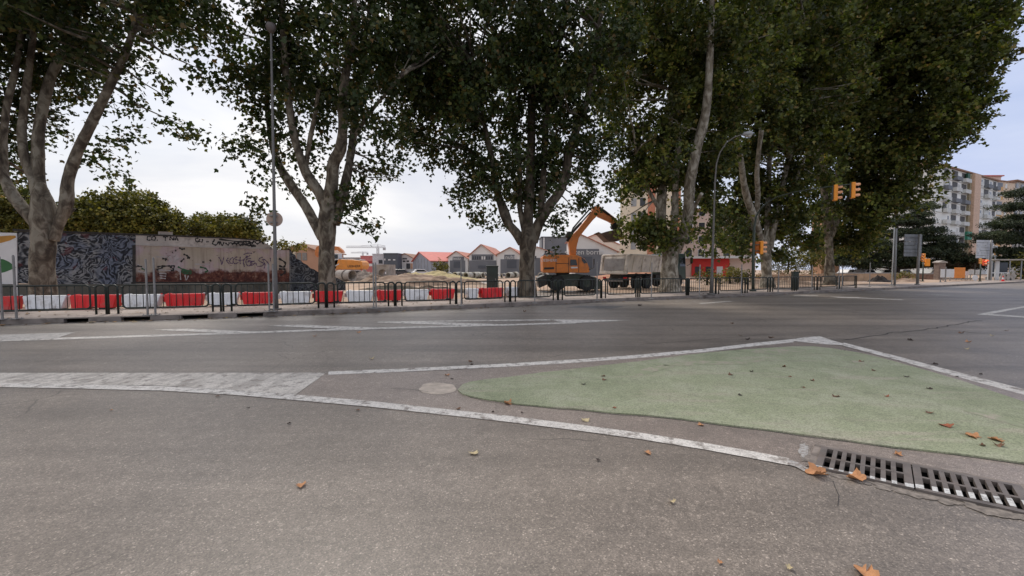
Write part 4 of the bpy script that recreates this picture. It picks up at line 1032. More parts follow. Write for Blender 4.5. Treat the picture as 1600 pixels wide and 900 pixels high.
for k in range(n):
    a_=2*math.pi*k/n; s=max(abs(math.cos(a_)),abs(math.sin(a_)))
    sq=(math.cos(a_)/s*Wc/2,math.sin(a_)/s*Hc/2)
    for y in(-.9,.9): vs.append((sq[0],y,Hc/2+sq[1])); 
    for y in(-.9,.9): vs.append((r*math.cos(a_)+.1,y*.8,Hc/2+r*math.sin(a_)-.05))
for k in range(n):
    a_,b_=k*4,((k+1)%n)*4
    fs+= [(a_,a_+1,b_+1,b_),(a_+2,b_+2,b_+3,a_+3),(a_,b_,b_+2,a_+2),(a_+1,a_+3,b_+3,b_+1)]
mb.add(vs,fs); mb.build('chamber_walls',m_conc,e)
mb=MB(); mb.ring((.1,-.74,Hc/2-.05),r*1.18,r,.10,(0,1,0),32); mb.build('hole_rim',m_conc,e)
# row of pipes lying far off
pk=bpy.data.objects
mb=MB(); mb.ring((0,0,.5),.5,.38,2.2,(0.25,1,0),20); proto=mb.build('drain_pipe',mat('pale_concrete',(.46,.44,.38),.9,dirt=(.2,.2,.12)),fix=True)
tag(smooth_by_angle(proto),'pale concrete drain pipe, one of the row lying along the far side of the soil','concrete pipe','concrete pipes laid out in a row before the warehouses')
PX=[702,706,711,716,722,727,733,738,744,750,757,781,787,799,805,845,851]
for i,x in enumerate(PX):
    o=proto if i==0 else proto.copy()
    if i: COL.objects.link(o)
    p=P(x,434,68+rnd.uniform(-2,2)); o.location=(p.x,p.y,.05+.0); o.rotation_euler=(0,0,rnd.uniform(-.25,.35)); s=rnd.uniform(.85,1.15); o.scale=(s,s,s)
# soil mounds
def mound(name,x,Y,rx,ry,h,seed,m=m_mound):
    c=P(x,430,Y); bm=bmesh.new(); n=44; vs={}
    for i in range(n+1):
        for j in range(n+1):
            u_=i/n*2-1; w_=j/n*2-1; d=math.hypot(u_,w_)
            z=max(0,1-d*d)**1.3*h*(1+.5*noise.fractal(Vector((u_*2.5+seed,w_*2.5,seed)),.7,2.2,5)) + noise.fractal(Vector((u_*9+seed,w_*9,seed)),.6,2.2,4)*.12*h*max(0,1-d)
            vs[i,j]=bm.verts.new((c.x+u_*rx,Y+w_*ry,z-.05 if d<1 else -.2))
    for i in range(n):
        for j in range(n): bm.faces.new((vs[i,j],vs[i+1,j],vs[i+1,j+1],vs[i,j+1]))
    me=bpy.data.meshes.new(name); bm.to_mesh(me); bm.free(); me.materials.append(m); me.polygons.foreach_set('use_smooth',[True]*len(me.polygons)); tag(link(me,name),kind='structure')
mound('soil_mound',568,54,3.4,2.5,1.35,1,mat('grey_soil',(.25,.20,.165),.95,var=.35,vs=1.2,bs=5,bst=.7))
mound('soil_mound',585,49,2.2,1.6,.8,2)
mound('soil_mound',640,50,7,4,.95,3)
mound('soil_mound',672,62,8,4,1.15,4,mat('yellow_soil',(.42,.34,.17),.95,var=.3,vs=1,bst=.7,bs=5))
mound('soil_mound',700,42,4.5,2.2,.8,5)
mound('soil_mound',655,38,5.0,1.6,.6,6)
mound('soil_mound',615,31,3.4,1.3,.42,7,mat('dark_spoil',(.075,.06,.04),.95,var=.5,vs=2,bst=.8,bs=9,dirt=(.2,.15,.1)))
mound('soil_mound',680,29,3.2,1.2,.42,8,mat('dark_spoil2',(.09,.065,.045),.95,var=.5,vs=2,bst=.8,bs=9,dirt=(.25,.18,.12)))
mound('soil_mound',1000,60,9,4,1.1,9,mat('orange_soil',(.45,.22,.13),.95,var=.3,vs=1,bst=.7))
mound('soil_mound',1150,46,6,3,.6,10)
mound('soil_mound',1235,42,4,2,.5,11,m_mound)
mound('soil_mound',1420,52,2.4,1.4,.45,13,m_mound)
mound('soil_mound',1375,47,1.6,1.0,.75,14,mat('black_spoil',(.04,.033,.03),.95,var=.5,vs=3,bst=.8,bs=9))
# cut branches heap
for i in range(22):
    x=rnd.uniform(1205,1282); Y=rnd.uniform(42,46); p=P(x,428,Y); z=rnd.uniform(.4,1.15); L=rnd.uniform(.6,1.7); a=rnd.uniform(0,6.3); el=rnd.uniform(-.2,.6) if i>3 else rnd.uniform(.7,1.1)
    d=Vector((math.cos(a)*math.cos(el),math.sin(a)*math.cos(el),math.sin(el)))*L; q=Vector((p.x,Y,z)); k=Vector((rnd.uniform(-.15,.15),rnd.uniform(-.15,.15),rnd.uniform(-.1,.15)))
    mb=MB(); mb.tube([q-d/2,q+k,q+d/2],[.06,.05,.03],7); tag(mb.build('cut_branch',m_log,smooth=True),'bare cut branch in the heap of pruned limbs between the two far plane trunks','branch','cut branches heaped before the ochre wall')
# ================================================================ BUILDINGS
m_bwhite=mat('render_white',(.70,.70,.69),.8,var=.06,vs=.3,bst=0)
m_bgrey=mat('cladding_grey',(.155,.165,.185),.7,var=.1,vs=.5,bst=0)
m_bdark=mat('cladding_dark',(.09,.10,.12),.7,var=.1,vs=.5,bst=0)
m_tile=mat('roof_tile',(.50,.22,.155),.85,var=.25,vs=1.2,bs=8,bst=.4,dirt=(.32,.2,.15))
m_tilered=mat('roof_red_sheet',(.58,.16,.13),.7,var=.12,vs=.8,bst=0)
m_tilebr=mat('roof_brown_tile',(.30,.17,.11),.85,var=.2,vs=1,bst=0)
m_win=mat('window_dark',(.045,.05,.06),.2,bst=0,var=.2)
m_cream=mat('render_cream',(.84,.74,.58),.85,var=.07,vs=.15,bst=0)
m_pinkr=mat('render_pink',(.70,.54,.47),.85,var=.08,vs=.2,bst=0)
m_shopred=mat('shop_red',(.62,.04,.035),.7,var=.1,vs=.5,bst=0)
m_salmon=mat('render_salmon',(.52,.31,.21),.85,var=.1,vs=.3,bst=0)
def lbox(name,x0,x1,y0,y1,z0,z1,m,par,bev=0):
    mb=MB(); mb.box(((x0+x1)/2,(y0+y1)/2,(z0+z1)/2),(x1-x0,y1-y0,z1-z0)); return mb.build(name,m,par,bevel=bev)
def gable(name,A,B,zl,zp,zr,L,lab,mw,mr,cat='warehouse',peak=.5,over=.35,extra=None,group=None,z0=0):
    """front wall from ground point A (left) to B (right); local x along front, y into depth"""
    d=B-A; W_=math.hypot(d.x,d.y); yaw=math.atan2(d.y,d.x)
    e=empty(name,Vector((A.x,A.y,z0)),lab,cat,group,yaw)
    xp=W_*peak
    mb=MB(); mb.prism([(0,0,0),(W_,0,0),(W_,0,zr),(xp,0,zp),(0,0,zl)],(0,L,0)); mb.build('walls',mw,e)
    for (xa,za,xb,zb) in ((-over,zl-over*(zp-zl)/max(.1,xp),xp,zp),(W_+over,zr-over*(zp-zr)/max(.1,W_-xp),xp,zp)):
        mb=MB(); n=Vector((-(zb-za),0,(xb-xa))).normalized(); 
        if n.z<0: n=-n
        q=[Vector((xa,-over,za)),Vector((xb,-over,zb)),Vector((xb,L+over,zb)),Vector((xa,L+over,za))]
        mb.prism([p+n*.03 for p in q],n*.14); mb.build('roof',mr,e)
    return e,W_
def gpt(px,Y): p=P(px,430,Y); return Vector((p.x,Y,0))
def zz(py,Y,px=800): return P(px,py,Y).z
# house 1..3 gabled white warehouse row
Y=92
def front_panel(e,A,yaw,name,pts,m,Y,yo=-.06,par=None):
    # pts given in px on the plane of the facade
    B=A+Vector((math.cos(yaw),math.sin(yaw),0)); M_=Matrix.Rotation(-yaw,3,'Z'); mb=MB()
    loc=[M_@(onplane(x,y,A,B)-Vector((A.x,A.y,0))) for x,y in pts]
    mb.prism([(p.x,yo,p.z) for p in loc],(0,-yo-.002,0)); return mb.build(name,m,par or e)
def rect(x0,y0,x1,y1): return [(x0,y0),(x1,y0),(x1,y1),(x0,y1)]
def ware(x0,x1,xp,yl,yp,yr,Y,yaw,L,lab,grp='white gabled warehouses with red tiled roofs',mw=None,mr=None):
    A=gpt(x0,Y); B0=A+Vector((math.cos(yaw),math.sin(yaw),0))
    B=onplane(x1,430,A,B0); B.z=0; Pk=onplane(xp,yp,A,B0); zl=onplane(x0,yl,A,B0).z; zr=onplane(x1,yr,A,B0).z
    W_=(B-A).length; pk=(Vector((Pk.x,Pk.y,0))-A).length/W_
    e,_=gable('warehouse',A,B,zl,Pk.z,zr,L,lab,mw or m_bwhite,mr or m_tile,peak=pk,group=grp)
    return e,A,yaw
def label_text(e,A,yaw,px,py,s,size,m,yo=-.12,name='lettering'):
    B=A+Vector((math.cos(yaw),math.sin(yaw),0)); p=Matrix.Rotation(-yaw,3,'Z')@(onplane(px,py,A,B)-Vector((A.x,A.y,0)))
    text(s,size,m,Matrix.Translation((p.x,yo,p.z))@Matrix.Rotation(R(90),4,'X'),name,e,.02)
yw=R(-7)
e,A,_=ware(700.5,731,712.5,402,393,404.5,94,yw,16,'small white gabled warehouse with grey sign block, leftmost of the white row')
front_panel(e,A,yw,'sign_block',rect(707,401,725,407),m_bgrey,94); front_panel(e,A,yw,'lower_cladding',rect(703,407,727,430),m_bgrey,94); front_panel(e,A,yw,'shutter',rect(709,408.5,720,418.5),m_bdark,94,-.12)
label_text(e,A,yw,713.5,404,'fiesta',1.0,m_signw)
e,A,_=ware(733,776.5,752,399.5,382.5,401,90,yw,18,'largest white gabled warehouse left of the plane trunk, with a striped window band')
front_panel(e,A,yw,'upper_cladding',rect(737,397.5,771,406.5),m_bgrey,90); o=front_panel(e,A,yw,'lower_cladding',rect(732.8,407,775.5,431),m_bgrey,90,-.10)
for k in range(9): front_panel(e,A,yw,'window',rect(738.2+3.6*k,400.5,740.2+3.6*k,405.5),m_win if k not in(4,5) else m_bwhite,90,-.10)
front_panel(e,A,yw,'shutter',rect(747,415,759,419.5),m_bdark,90,-.16)
e,A,_=ware(776.8,815,797,398,387,400,86,yw,18,'white gabled warehouse half hidden by the plane trunk, with grey sign block')
front_panel(e,A,yw,'sign_block',rect(788,398,804,405),m_bgrey,86); front_panel(e,A,yw,'lower_cladding',rect(782,405,812,431),m_bgrey,86); front_panel(e,A,yw,'shutter',rect(792,406.5,807,419),m_bdark,86,-.12)
label_text(e,A,yw,798.5,402,'nubal',1.1,m_signw)
e,A,_=ware(829,868,838,395,386,397,88,R(-5),14,'white warehouse with pink tiled roof right of the plane trunk, behind the excavator body')
front_panel(e,A,R(-5),'lower_cladding',rect(835.5,403,868,431),m_bgrey,88); front_panel(e,A,R(-5),'window',rect(836,400,838,404),m_win,88)
# dark grey box behind
A=gpt(846,108); e=empty('industrial_block',A,'flat roofed dark grey industrial block behind the excavator boom','building')
lbox('walls',0,11,0,9,0,zz(371,108),m_bgrey,e); lbox('parapet',-.15,11.15,-.15,9.15,zz(371,108),zz(369.6,108),m_bdark,e)
mb=MB(); mb.tube([(.6,-.3,0),(.6,-.3,zz(371.5,108))],.16,8); mb.build('downpipe',m_bwhite,e)
e,A,_=ware(893,964,905,372,366,393.5,80,R(-4),16,'large white gabled warehouse behind the excavator arm, with a grey sign block over a shutter')
front_panel(e,A,R(-4),'sign_block',rect(899,389,936,431),m_bgrey,80); front_panel(e,A,R(-4),'lower_cladding',rect(936,398,964,431),m_bgrey,80); front_panel(e,A,R(-4),'shutter',rect(910,401,925,419),m_bdark,80,-.12)
label_text(e,A,R(-4),912.5,394.2,'porten borne',1.35,m_signw)
e,A,_=ware(916,990,930,372,366.5,392,92,R(-4),12,'warehouse with a broad pink tiled roof behind the bucket')
# red-roof glazed shed
A=gpt(645.5,101); B=gpt(673,92)
e,W_=gable('shed',A,B,zz(408.5,101),zz(394,96.5),zz(407.8,92),8.2,'grey glazed shed with a long bright red roof','shed',mat('glazed_wall',(.30,.32,.37),.4,var=.12,vs=.5,bst=0),m_tilered,'shed',.42) if False else gable('shed',A,B,zz(408.5,101),zz(394,96.5),zz(407.8,92),9.0,'grey glazed shed with a long bright red roof',mat('glazed_wall',(.30,.32,.37),.4,var=.12,vs=.5,bst=0),m_tilered,'shed',.42)
for k in range(1,6):
    x=W_*k/6; lbox('mullion',x-.06,x+.06,-.08,-.002,0,zz(404,95),m_blank,e)
# white house with dark windows
A=gpt(621,104); yw=R(-4)
e,A,_=ware(621,645,632.5,402,396.5,403,104,yw,9,'white two storey gabled shop with brown roof and salmon ground floor',None,None,m_tilebr)
e['category']='shop'; e.name='gabled_shop'
for x in(624,629.6,635.2): front_panel(e,A,yw,'window',rect(x,404.6,x+1.2,405.4) if False else rect(x,407,x+4,409.4),m_win,104)
front_panel(e,A,yw,'name_board',rect(629,403,636,405.4),m_bdark,104); front_panel(e,A,yw,'door',rect(622.5,411.5,628,420),m_salmon,104); front_panel(e,A,yw,'shop_window',rect(635,411.5,641,420),m_win,104); front_panel(e,A,yw,'salmon_panel',rect(641.5,411.5,645,420),m_salmon,104)
# dark box, white box, red building
def boxb(name,x0,x1,yt,Y,D,lab,m,cat='building',yaw=0):
    A=gpt(x0,Y); w=(x1-x0)*M(Y); e=empty(name,A,lab,cat,None,yaw); lbox('walls',0,w,0,D,0,zz(yt,Y),m,e); lbox('parapet',-.1,w+.1,-.1,D+.1,zz(yt,Y),zz(yt,Y)+.25,m,e); return e,w
def wins(e,A_Y,x0,L,m=None,name='window'):
    for (a,b,c,d) in L:
        lbox(name,(a-x0)*M(A_Y),(c-x0)*M(A_Y),-.08,-.002,zz(d,A_Y),zz(b,A_Y),m or m_win,e)
e,w=boxb('industrial_block',600,621.5,397,100,9,'dark charcoal box building with three small white signs',m_bdark); wins(e,100,600,[(601,404,602.5,407),(607,405,610.5,407),(614.5,405,618,407)],m_signw,'sign')
e,w=boxb('industrial_block',582.5,600,398,101,8,'pale grey box building left of the charcoal one',mat('pale_grey_wall',(.52,.52,.56),.8,bst=0)); wins(e,101,582.5,[(592,406,598,412)])
e,w=boxb('industrial_block',564,582,401,106,8,'low pinkish red building behind the yellow excavator',mat('pink_red_wall',(.52,.17,.16),.8,bst=0)); wins(e,106,564,[(574,408,581.5,411.5)],mat('red_sign',(.35,.03,.04),bst=0),'sign'); wins(e,106,564,[(570,412,582,416)],m_bwhite,'lower_band')
e,w=boxb('industrial_block',536,564,403.5,112,8,'distant pale building with a dark roof strip above the yellow excavator',mat('far_wall',(.42,.40,.38),.8,bst=0)); wins(e,112,536,[(538,404.5,562,406.5)],m_bdark,'roof_strip')
# salmon house left of trunk T2
A=gpt(440,62); B=gpt(499,62)
e,W_=gable('salmon_house',A,B,zz(392.5,62),zz(382,62),zz(394,62),9,'salmon and cream building with a shuttered window block, left of the slender trunk',m_salmon,m_tilebr,'building',.53)
wins(e,62,440,[(440,393.5,463,412)],mat('cream_wall',(.62,.56,.44),bst=0),'cream_wall_panel')
for k in range(2): wins(e,61.98,440,[(464.5+8.8*k,395,471.5+8.8*k,407)],mat('shutter_grey',(.27,.26,.25),bst=0),'shutter')
# cream tall block behind T4
def block(name,xl,xr,Yl,Yr,ztop,D,lab,m,cat='apartment block'):
    A=gpt(xl,Yl); B=gpt(xr,Yr); d=B-A; yaw=math.atan2(d.y,d.x); e=empty(name,A,lab,cat,None,yaw); W_=d.length
    lbox('walls',0,W_,0,D,0,ztop,m,e); lbox('roof_edge',-.3,W_+.3,-.3,D+.3,ztop,ztop+.35,m_tilebr,e); return e,W_
e,W_=block('apartment_block',968,1062,80,76,zz(262,78),12,'tall cream apartment block behind the ivy clad trunk, with terracotta strips',m_cream)
for f in range(6):
    for k,xx in enumerate((2.0,3.6,7.2,9.0)):
        lbox('window',xx,xx+.95,-.06,-.002,2.6+2.7*f,4.1+2.7*f,m_win if k%2 else m_blank,e)
lbox('terracotta_strip',5.0,6.3,-.12,-.002,3.5,zz(262,78)-.6,mat('terracotta',(.55,.22,.13),bst=0),e); lbox('terracotta_strip',9.9,10.6,-.12,-.002,3.5,zz(262,78)-.6,mat('terracotta2',(.55,.22,.13),bst=0),e)
# pink building with red shop
e,W_=block('shop_building',1062,1180,84,81,zz(330,84),12,'pinkish apartment building with a bright red shop front and white canopy','' or m_pinkr,'building')
lbox('shop_front',2.2,W_*.66,-.25,-.002,.2,zz(403.5,80),m_shopred,e); lbox('canopy',0,W_,-1.3,-.26,zz(403.4,80),zz(400.6,80)+.1,m_bwhite,e)
for k in range(4):
    lbox('shop_window' if k!=2 else 'shop_door',2.8+2.0*k,3.9+2.0*k,-.32,-.255,.4,2.1,m_win if k!=2 else m_signw,e)
for f in range(4):
    for k in range(6):
        x=1.0+2.3*k
        fr=lbox('window',x,x+1.3,-.07,-.002,4.0+2.7*f,5.5+2.7*f,m_bwhite if (k+f)%3 else m_cream,e); lbox('pane',x+.1,x+1.2,-.10,-.071,4.1+2.7*f,5.4+2.7*f,m_win,fr)
# brown brick building between trunks
e,W_=block('brick_building',1266,1283,84,80,zz(338,84),3,'ochre brown brick building glimpsed between the two far plane trunks',mat('ochre_brick',(.36,.20,.12),.9,var=.2,vs=1),'building')
for f in range(3):
    for k in range(1): lbox('window',.8,1.8,-.06,-.002,3+2.7*f,4.4+2.7*f,m_win,e)
# main apartment block at the right
m_ap=mat('apartment_white',(.76,.76,.73),.8,var=.1,vs=.4,bst=0); m_stair=mat('stair_tan',(.60,.42,.31),.8,bst=0); m_balc=mat('balcony_panel',(.56,.57,.56),.8,var=.15,vs=1,bst=0); m_tdark=mat('recess_shade',(.06,.055,.05),.6,bst=0,var=.3); m_olive=mat('olive_wall',(.30,.25,.16),bst=0)
A=gpt(1453,101); B=gpt(1551.5,121); d=B-A; yaw=math.atan2(d.y,d.x)
def sx(px):  # px -> local x along facade
    q=onplane(px,420,A,B); return (Vector((q.x,q.y,0))-A).length
ZT=HC+156*106.0/F-.4
e=empty('apartment_block',A,'large grey white ten storey apartment block full of balconies, right of the plane trees','apartment block',None,yaw)
Lw=sx(1551.5)
lbox('walls',0,Lw,0,13,0,ZT,m_ap,e); lbox('roof_edge',-.4,Lw+.4,-.5,13,ZT,ZT+.35,m_tilebr,e); lbox('penthouse',0,sx(1509),2.2,10,ZT+.36,ZT+1.6,m_stair,e)
s0,s1=sx(1507.5),sx(1517); lbox('stair_tower',s0,s1,-1.1,-.002,0,ZT-.1,m_stair,e)
lbox('olive_strip',sx(1504.8),s0-.02,-.5,-.002,0,ZT-.2,m_olive,e)
FH=2.78; nf=10
rb=random.Random(21)
for f in range(nf):
    z=ZT-FH*(f+1)
    lbox('floor_band',0,sx(1504.5),-.16,-.002,z-.07,z+.07,m_balc,e); lbox('floor_band',s1+.02,Lw,-.16,-.002,z-.07,z+.07,m_balc,e)
    cols=[(1468,1474,'b'),(1476,1478.4,'w'),(1481.5,1489.5,'B'),(1490.5,1494,'w'),(1496,1503.5,'D'),(1518.5,1523,'b'),(1526,1528.5,'w'),(1531,1538,'B'),(1539.5,1542.5,'w'),(1545,1549.5,'D')]
    for (a,b,t) in cols:
        a,b=sx(a),sx(b)
        if t=='w':
            if rb.random()<.75: 
                fr=lbox('window',a,b,-.05,-.002,z+.9,z+2.2,m_bwhite,e); lbox('pane',a+.12,b-.12,-.08,-.051,z+1.0,z+2.1,m_win if rb.random()<.6 else m_balc,fr)
        else:
            r=rb.random()
            if t=='D' or r<.5: lbox('opening',a,b,-.04,-.002,z+.15,z+2.5,m_tdark,e)  # flat dark panel: shade of a balcony recess put into colour
            elif r<.8: lbox('glazed_gallery',a,b,-.3,-.002,z+1.1,z+2.4,m_balc,e)
            lbox('balcony',a-.15,b+.15,-.95,-.17,z+.05,z+1.0,m_balc if rb.random()<.75 else m_bgrey,e)
lbox('awning',sx(1496.5),sx(1503.5),-1.5,-.97,ZT-FH*6.3,ZT-FH*5.55,mat('awning_green',(.02,.18,.11),bst=0),e)
lbox('awning',sx(1500.2),sx(1503.8),-.6,-.17,ZT-FH*.95,ZT-FH*.1,mat('awning_dkgreen',(.015,.08,.05),bst=0),e)
# orange side block
e,W_=block('apartment_block',1408,1467,118,116,zz(318,117),12,'orange and cream apartment block showing through the tree, left of the balcony block',mat('orange_render',(.55,.33,.18),bst=0))
for f in range(6): lbox('cream_band',0,W_,-.1,-.002,2+2.8*f,2.9+2.8*f,m_cream,e)
lbox('cream_corner',W_-1.8,W_+.05,-.2,-.102,0,zz(318,117)-.2,m_cream,e)
# cream-orange block at right edge
A=gpt(1549,128); B=gpt(1580,131); e,W_=block('apartment_block',1549,1578,128,131,zz(284,129),14,'cream and orange apartment block at the right picture edge with a dark eave',mat('cream_orange',(.66,.50,.36),bst=0))
for f in range(9):
    z=zz(284,129)-2.85*(f+1)
    lbox('orange_panel',.2,3.6,-.1,-.002,z+.2,z+1.2,mat('panel_orange',(.62,.36,.13),bst=0) if f==0 else bpy.data.materials['panel_orange'],e); lbox('window',.4,3.3,-.08,-.002,z+1.3,z+2.5,m_balc if f%2 else m_win,e)
    fr=lbox('window',4.6,5.6,-.08,-.002,z+1.0,z+2.3,m_bwhite,e)
A2=gpt(1578,131); B2=gpt(1660,150); d=B2-A2; e2=empty('apartment_block',A2,'receding grey cream apartment wing at the far right edge behind the cedar','apartment block',None,math.atan2(d.y,d.x))
lbox('walls',0,d.length,.1,14,0,zz(283,131),mat('greycream',(.46,.43,.38),bst=0),e2); lbox('roof_edge',-.3,d.length,-.6,14,zz(283,131),zz(283,131)+.4,m_tilebr,e2)
for f in range(9):
    for k in range(5): lbox('window',1+4*k,2.8+4*k,-.02,.098,zz(283,131)-2.85*(f+1)+.9,zz(283,131)-2.85*(f+1)+2.2,m_win,e2)
e,w=boxb('penthouse_block',1524,1556,277,135,6,'red roofed attic storey peeking above the balcony block',m_pinkr); lbox('roof',-.5,w+.5,-.5,6.5,zz(277,135)+.26,zz(277,135)+.6,m_tilered,e)
# tower cranes
def crane(x,Y,y0,yj,xj0,xj1,lab):
    b=gpt(x,Y); e=empty('tower_crane',b,lab,'tower crane',absolute=True); zt=zz(y0,Y); zj=zz(yj,Y); m=mat('crane_steel',(.42,.42,.44),bst=0)
    mb=MB(); s=.7
    for dx in(-s,s):
        for dy in(-s,s): mb.box((b.x+dx,b.y+dy,zj/2),(.28,.28,zj))
    k=int(zj/3)
    for i in range(k): mb.tube([(b.x-s,b.y-s,i*3),(b.x+s,b.y-s,i*3+3)],.12,4); mb.tube([(b.x+s,b.y-s,i*3),(b.x-s,b.y-s,i*3+3)],.12,4)
    mb.build('mast',m,e)
    a=gpt(xj0,Y); c=gpt(xj1,Y); mb=MB()
    for dz,dy in((0,-.6),(0,.6),(1.3,0)): mb.tube([(a.x,Y+dy,zj+dz),(c.x,Y+dy,zj+dz)],.16,4)
    n=24
    for i in range(n): x0=a.x+(c.x-a.x)*i/n; x1=a.x+(c.x-a.x)*(i+1)/n; mb.tube([(x0,Y-.6,zj),((x0+x1)/2,Y,zj+1.3),(x1,Y-.6,zj)],.09,4)
    mb.build('jib',m,e)
    mb=MB(); mb.tube([(b.x-.6,Y,zj),(b.x,Y,zt),(b.x+.6,Y,zj)],.18,4); mb.tube([(b.x,Y,zt),(a.x*.6+b.x*.4,Y,zj+1.3)],.09,4); mb.tube([(b.x,Y,zt),(c.x,Y,zj+1.3)],.09,4); mb.box((c.x-1,Y,zj-1),(2,1.2,2)); mb.build('tower_top',m,e)
crane(591,330,381.5,387,542,603,'faint grey tower crane with a long jib above the pale box building')
crane(567.5,520,393,395.5,549,576,'tiny faint tower crane farther away, left of the nearer crane')
# ================================================================ CARS
def car(px,Y,yaw,col,lab,van=False,grp=None):
    p=gpt(px,Y); e=empty('parked_van' if van else 'parked_car',Vector((p.x,Y,.1)),lab,'van' if van else 'car',grp,yaw)
    L,W_,H=(4.9,1.9,2.0) if van else (4.2,1.7,1.45)
    if van: pf=[(0,.35),(0,H-.1),(.15,H),(3.3,H),(4.1,1.15),(4.85,1.0),(4.9,.35)]; wf=[(2.5,1.2),(2.5,H-.2),(3.25,H-.2),(3.85,1.2)]
    else: pf=[(0,.35),(0,.85),(.35,.95),(.8,H),(2.5,H),(3.2,.95),(4.1,.8),(4.2,.35)]; wf=[(.62,.97),(.95,H-.1),(2.4,H-.1),(2.95,.97)]
    mb=MB(); mb.prism([(x-L/2,-W_/2,z) for x,z in pf],(0,W_,0)); mb.build('body',mat('car_paint_'+lab[:6].strip().replace(' ','_'),col,.3,bst=0,var=.04),e,bevel=.06)
    mb=MB(); mb.prism([(x-L/2,-W_/2-.015,z) for x,z in wf],(0,W_+.03,0)); mb.build('windows',m_glass,e)
    for x in(-L*.31,L*.31):
        for y in(-W_/2+.1,W_/2-.1):
            mb=MB(); mb.cyl((x,y,.32),.32,.22,(0,1,0),18); o=mb.build('wheel',m_blackrub,e); mb=MB(); mb.cyl((x,y,.32),.19,.25,(0,1,0),12); mb.build('rim',m_blank,o)
car(1327,72,R(20),(.7,.7,.7),'white parked car right of the last plane trunk, behind the low wall')
car(1353,68,R(20),(.45,.47,.5),'silver parked car behind the lone last galvanised post')
car(1380,70,R(20),(.6,.6,.6),'pale parked car seen just left of the two touching poles')
car(1410,72,R(20),(.65,.65,.66),'white parked car left of the grey sign post, under the cedar')
car(1455,72,R(20),(.62,.62,.6),'white parked car just left of the brick pillar')
car(630,90,R(5),(.06,.06,.07),'black car parked before the white gabled shop')
car(645,108,R(70),(.7,.7,.7),'white car parked left of the red roofed shed')
car(659,88,R(25),(.68,.68,.68),'white car parked before the red roofed shed')
car(618,92,R(5),(.7,.7,.72),'white car parked before the charcoal box building')
# ================================================================ TREES
bark_mats={}
def bark(name,cols,seed=0):
    m,nt,b=newmat(name); g=coords(nt,'geo',(1,1,.55))
    n=noise_(nt,g,3.2,5,.6,.8)
    c=ramp(nt,n,[(.38,cols[0]),(.45,cols[1]),(.52,cols[2]),(.60,cols[3])],'LINEAR')
    vo=N(nt,'ShaderNodeTexVoronoi'); vo.inputs['Scale'].default_value=5; nt.links.new(g,vo.inputs['Vector'])
    sxx=N(nt,'ShaderNodeSeparateColor'); nt.links.new(vo.outputs['Color'],sxx.inputs[0])
    c=mix(nt,.5,c,ramp(nt,sxx.outputs[0],[(0,.7),(1,1.15)]),'MULTIPLY')
    nt.links.new(c,b.inputs['Base Color']); b.inputs['Roughness'].default_value=.9
    s=coords(nt,'geo',(1,1,.25)); bump(nt,b,noise_(nt,s,14,6,.65),.6,.03); return m
m_bark=bark('plane_bark',[(.055,.041,.028),(.10,.078,.055),(.155,.128,.092),(.24,.21,.16)])
m_barkl=bark('pale_plane_bark',[(.13,.105,.075),(.21,.18,.135),(.30,.265,.21),(.42,.385,.32)])
m_barkd=bark('brown_plane_bark',[(.04,.03,.02),(.075,.057,.04),(.11,.088,.062),(.16,.135,.10)])
m_bark2=bark('dark_bark',[(.02,.016,.012),(.04,.03,.022),(.055,.045,.035),(.08,.065,.05)])
def leafmat(name,cols,trans=.3,clump=(.72,1.3)):
    m,nt,b=newmat(name)
    rnd_=N(nt,'ShaderNodeNewGeometry').outputs['Random Per Island']
    c=ramp(nt,rnd_,cols)
    g=coords(nt,'geo'); n=noise_(nt,g,.55,4,.6); c=mix(nt,1.,c,ramp(nt,n,[(.35,clump[0]),(.52,1.0),(.68,(clump[1],clump[1]*.95,clump[1]*.8))]),'MULTIPLY')  # broad clump tones: lit and dim patches of the crown painted into leaf colour
    nt.links.new(c,b.inputs['Base Color']); b.inputs['Roughness'].default_value=.55; b.inputs['Specular IOR Level'].default_value=.3
    tr=N(nt,'ShaderNodeBsdfTranslucent'); tc=mix(nt,1.,c,(1.3,1.5,.5),'MULTIPLY'); nt.links.new(tc,tr.inputs[0])
    ms=N(nt,'ShaderNodeMixShader'); ms.inputs[0].default_value=trans; nt.links.new(b.outputs[0],ms.inputs[1]); nt.links.new(tr.outputs[0],ms.inputs[2])
    nt.links.new(ms.outputs[0],nt.nodes['Material Output'].inputs[0]); return m
m_leaf=leafmat('plane_leaf_backlit',[(0,(.020,.034,.010)),(.45,(.034,.052,.014)),(.8,(.06,.074,.019)),(.93,(.10,.09,.028)),(1,(.15,.09,.035))],.22,(.6,1.7))  # left crowns against the sky: backlit darkness put into the leaf colour
m_leafr=leafmat('plane_leaf_lit',[(0,(.034,.048,.014)),(.45,(.080,.100,.024)),(.8,(.14,.148,.038)),(.93,(.16,.14,.045)),(1,(.22,.14,.05))],.28,(.45,2.3))  # same leaves for the right crowns, their brighter light put into the colour
m_leafb=leafmat('bush_leaf',[(0,(.05,.055,.012)),(.5,(.13,.125,.026)),(.9,(.22,.19,.04)),(1,(.26,.19,.05))],.2,(.5,1.7))
m_leafy=leafmat('yellow_leaf',[(0,(.09,.09,.02)),(.5,(.17,.15,.04)),(1,(.24,.18,.06))],.3)
m_cedar=leafmat('cedar_needle',[(0,(.018,.03,.017)),(.5,(.042,.058,.03)),(.9,(.075,.09,.045)),(1,(.10,.10,.05))],.1,(.6,1.7))
LT=np.array([(0,0),(.30,.02),(.52,.42),(.24,.50),(0,1.0),(-.24,.50),(-.52,.42),(-.30,.02)])-np.array([0,.1])
LT5=np.array([(0,0),(.45,.35),(.15,1.0),(-.15,1.0),(-.45,.35)])-np.array([0,.1])
NT=np.array([(0,0),(.5,.25),(.0,1.0),(-.5,.25)])
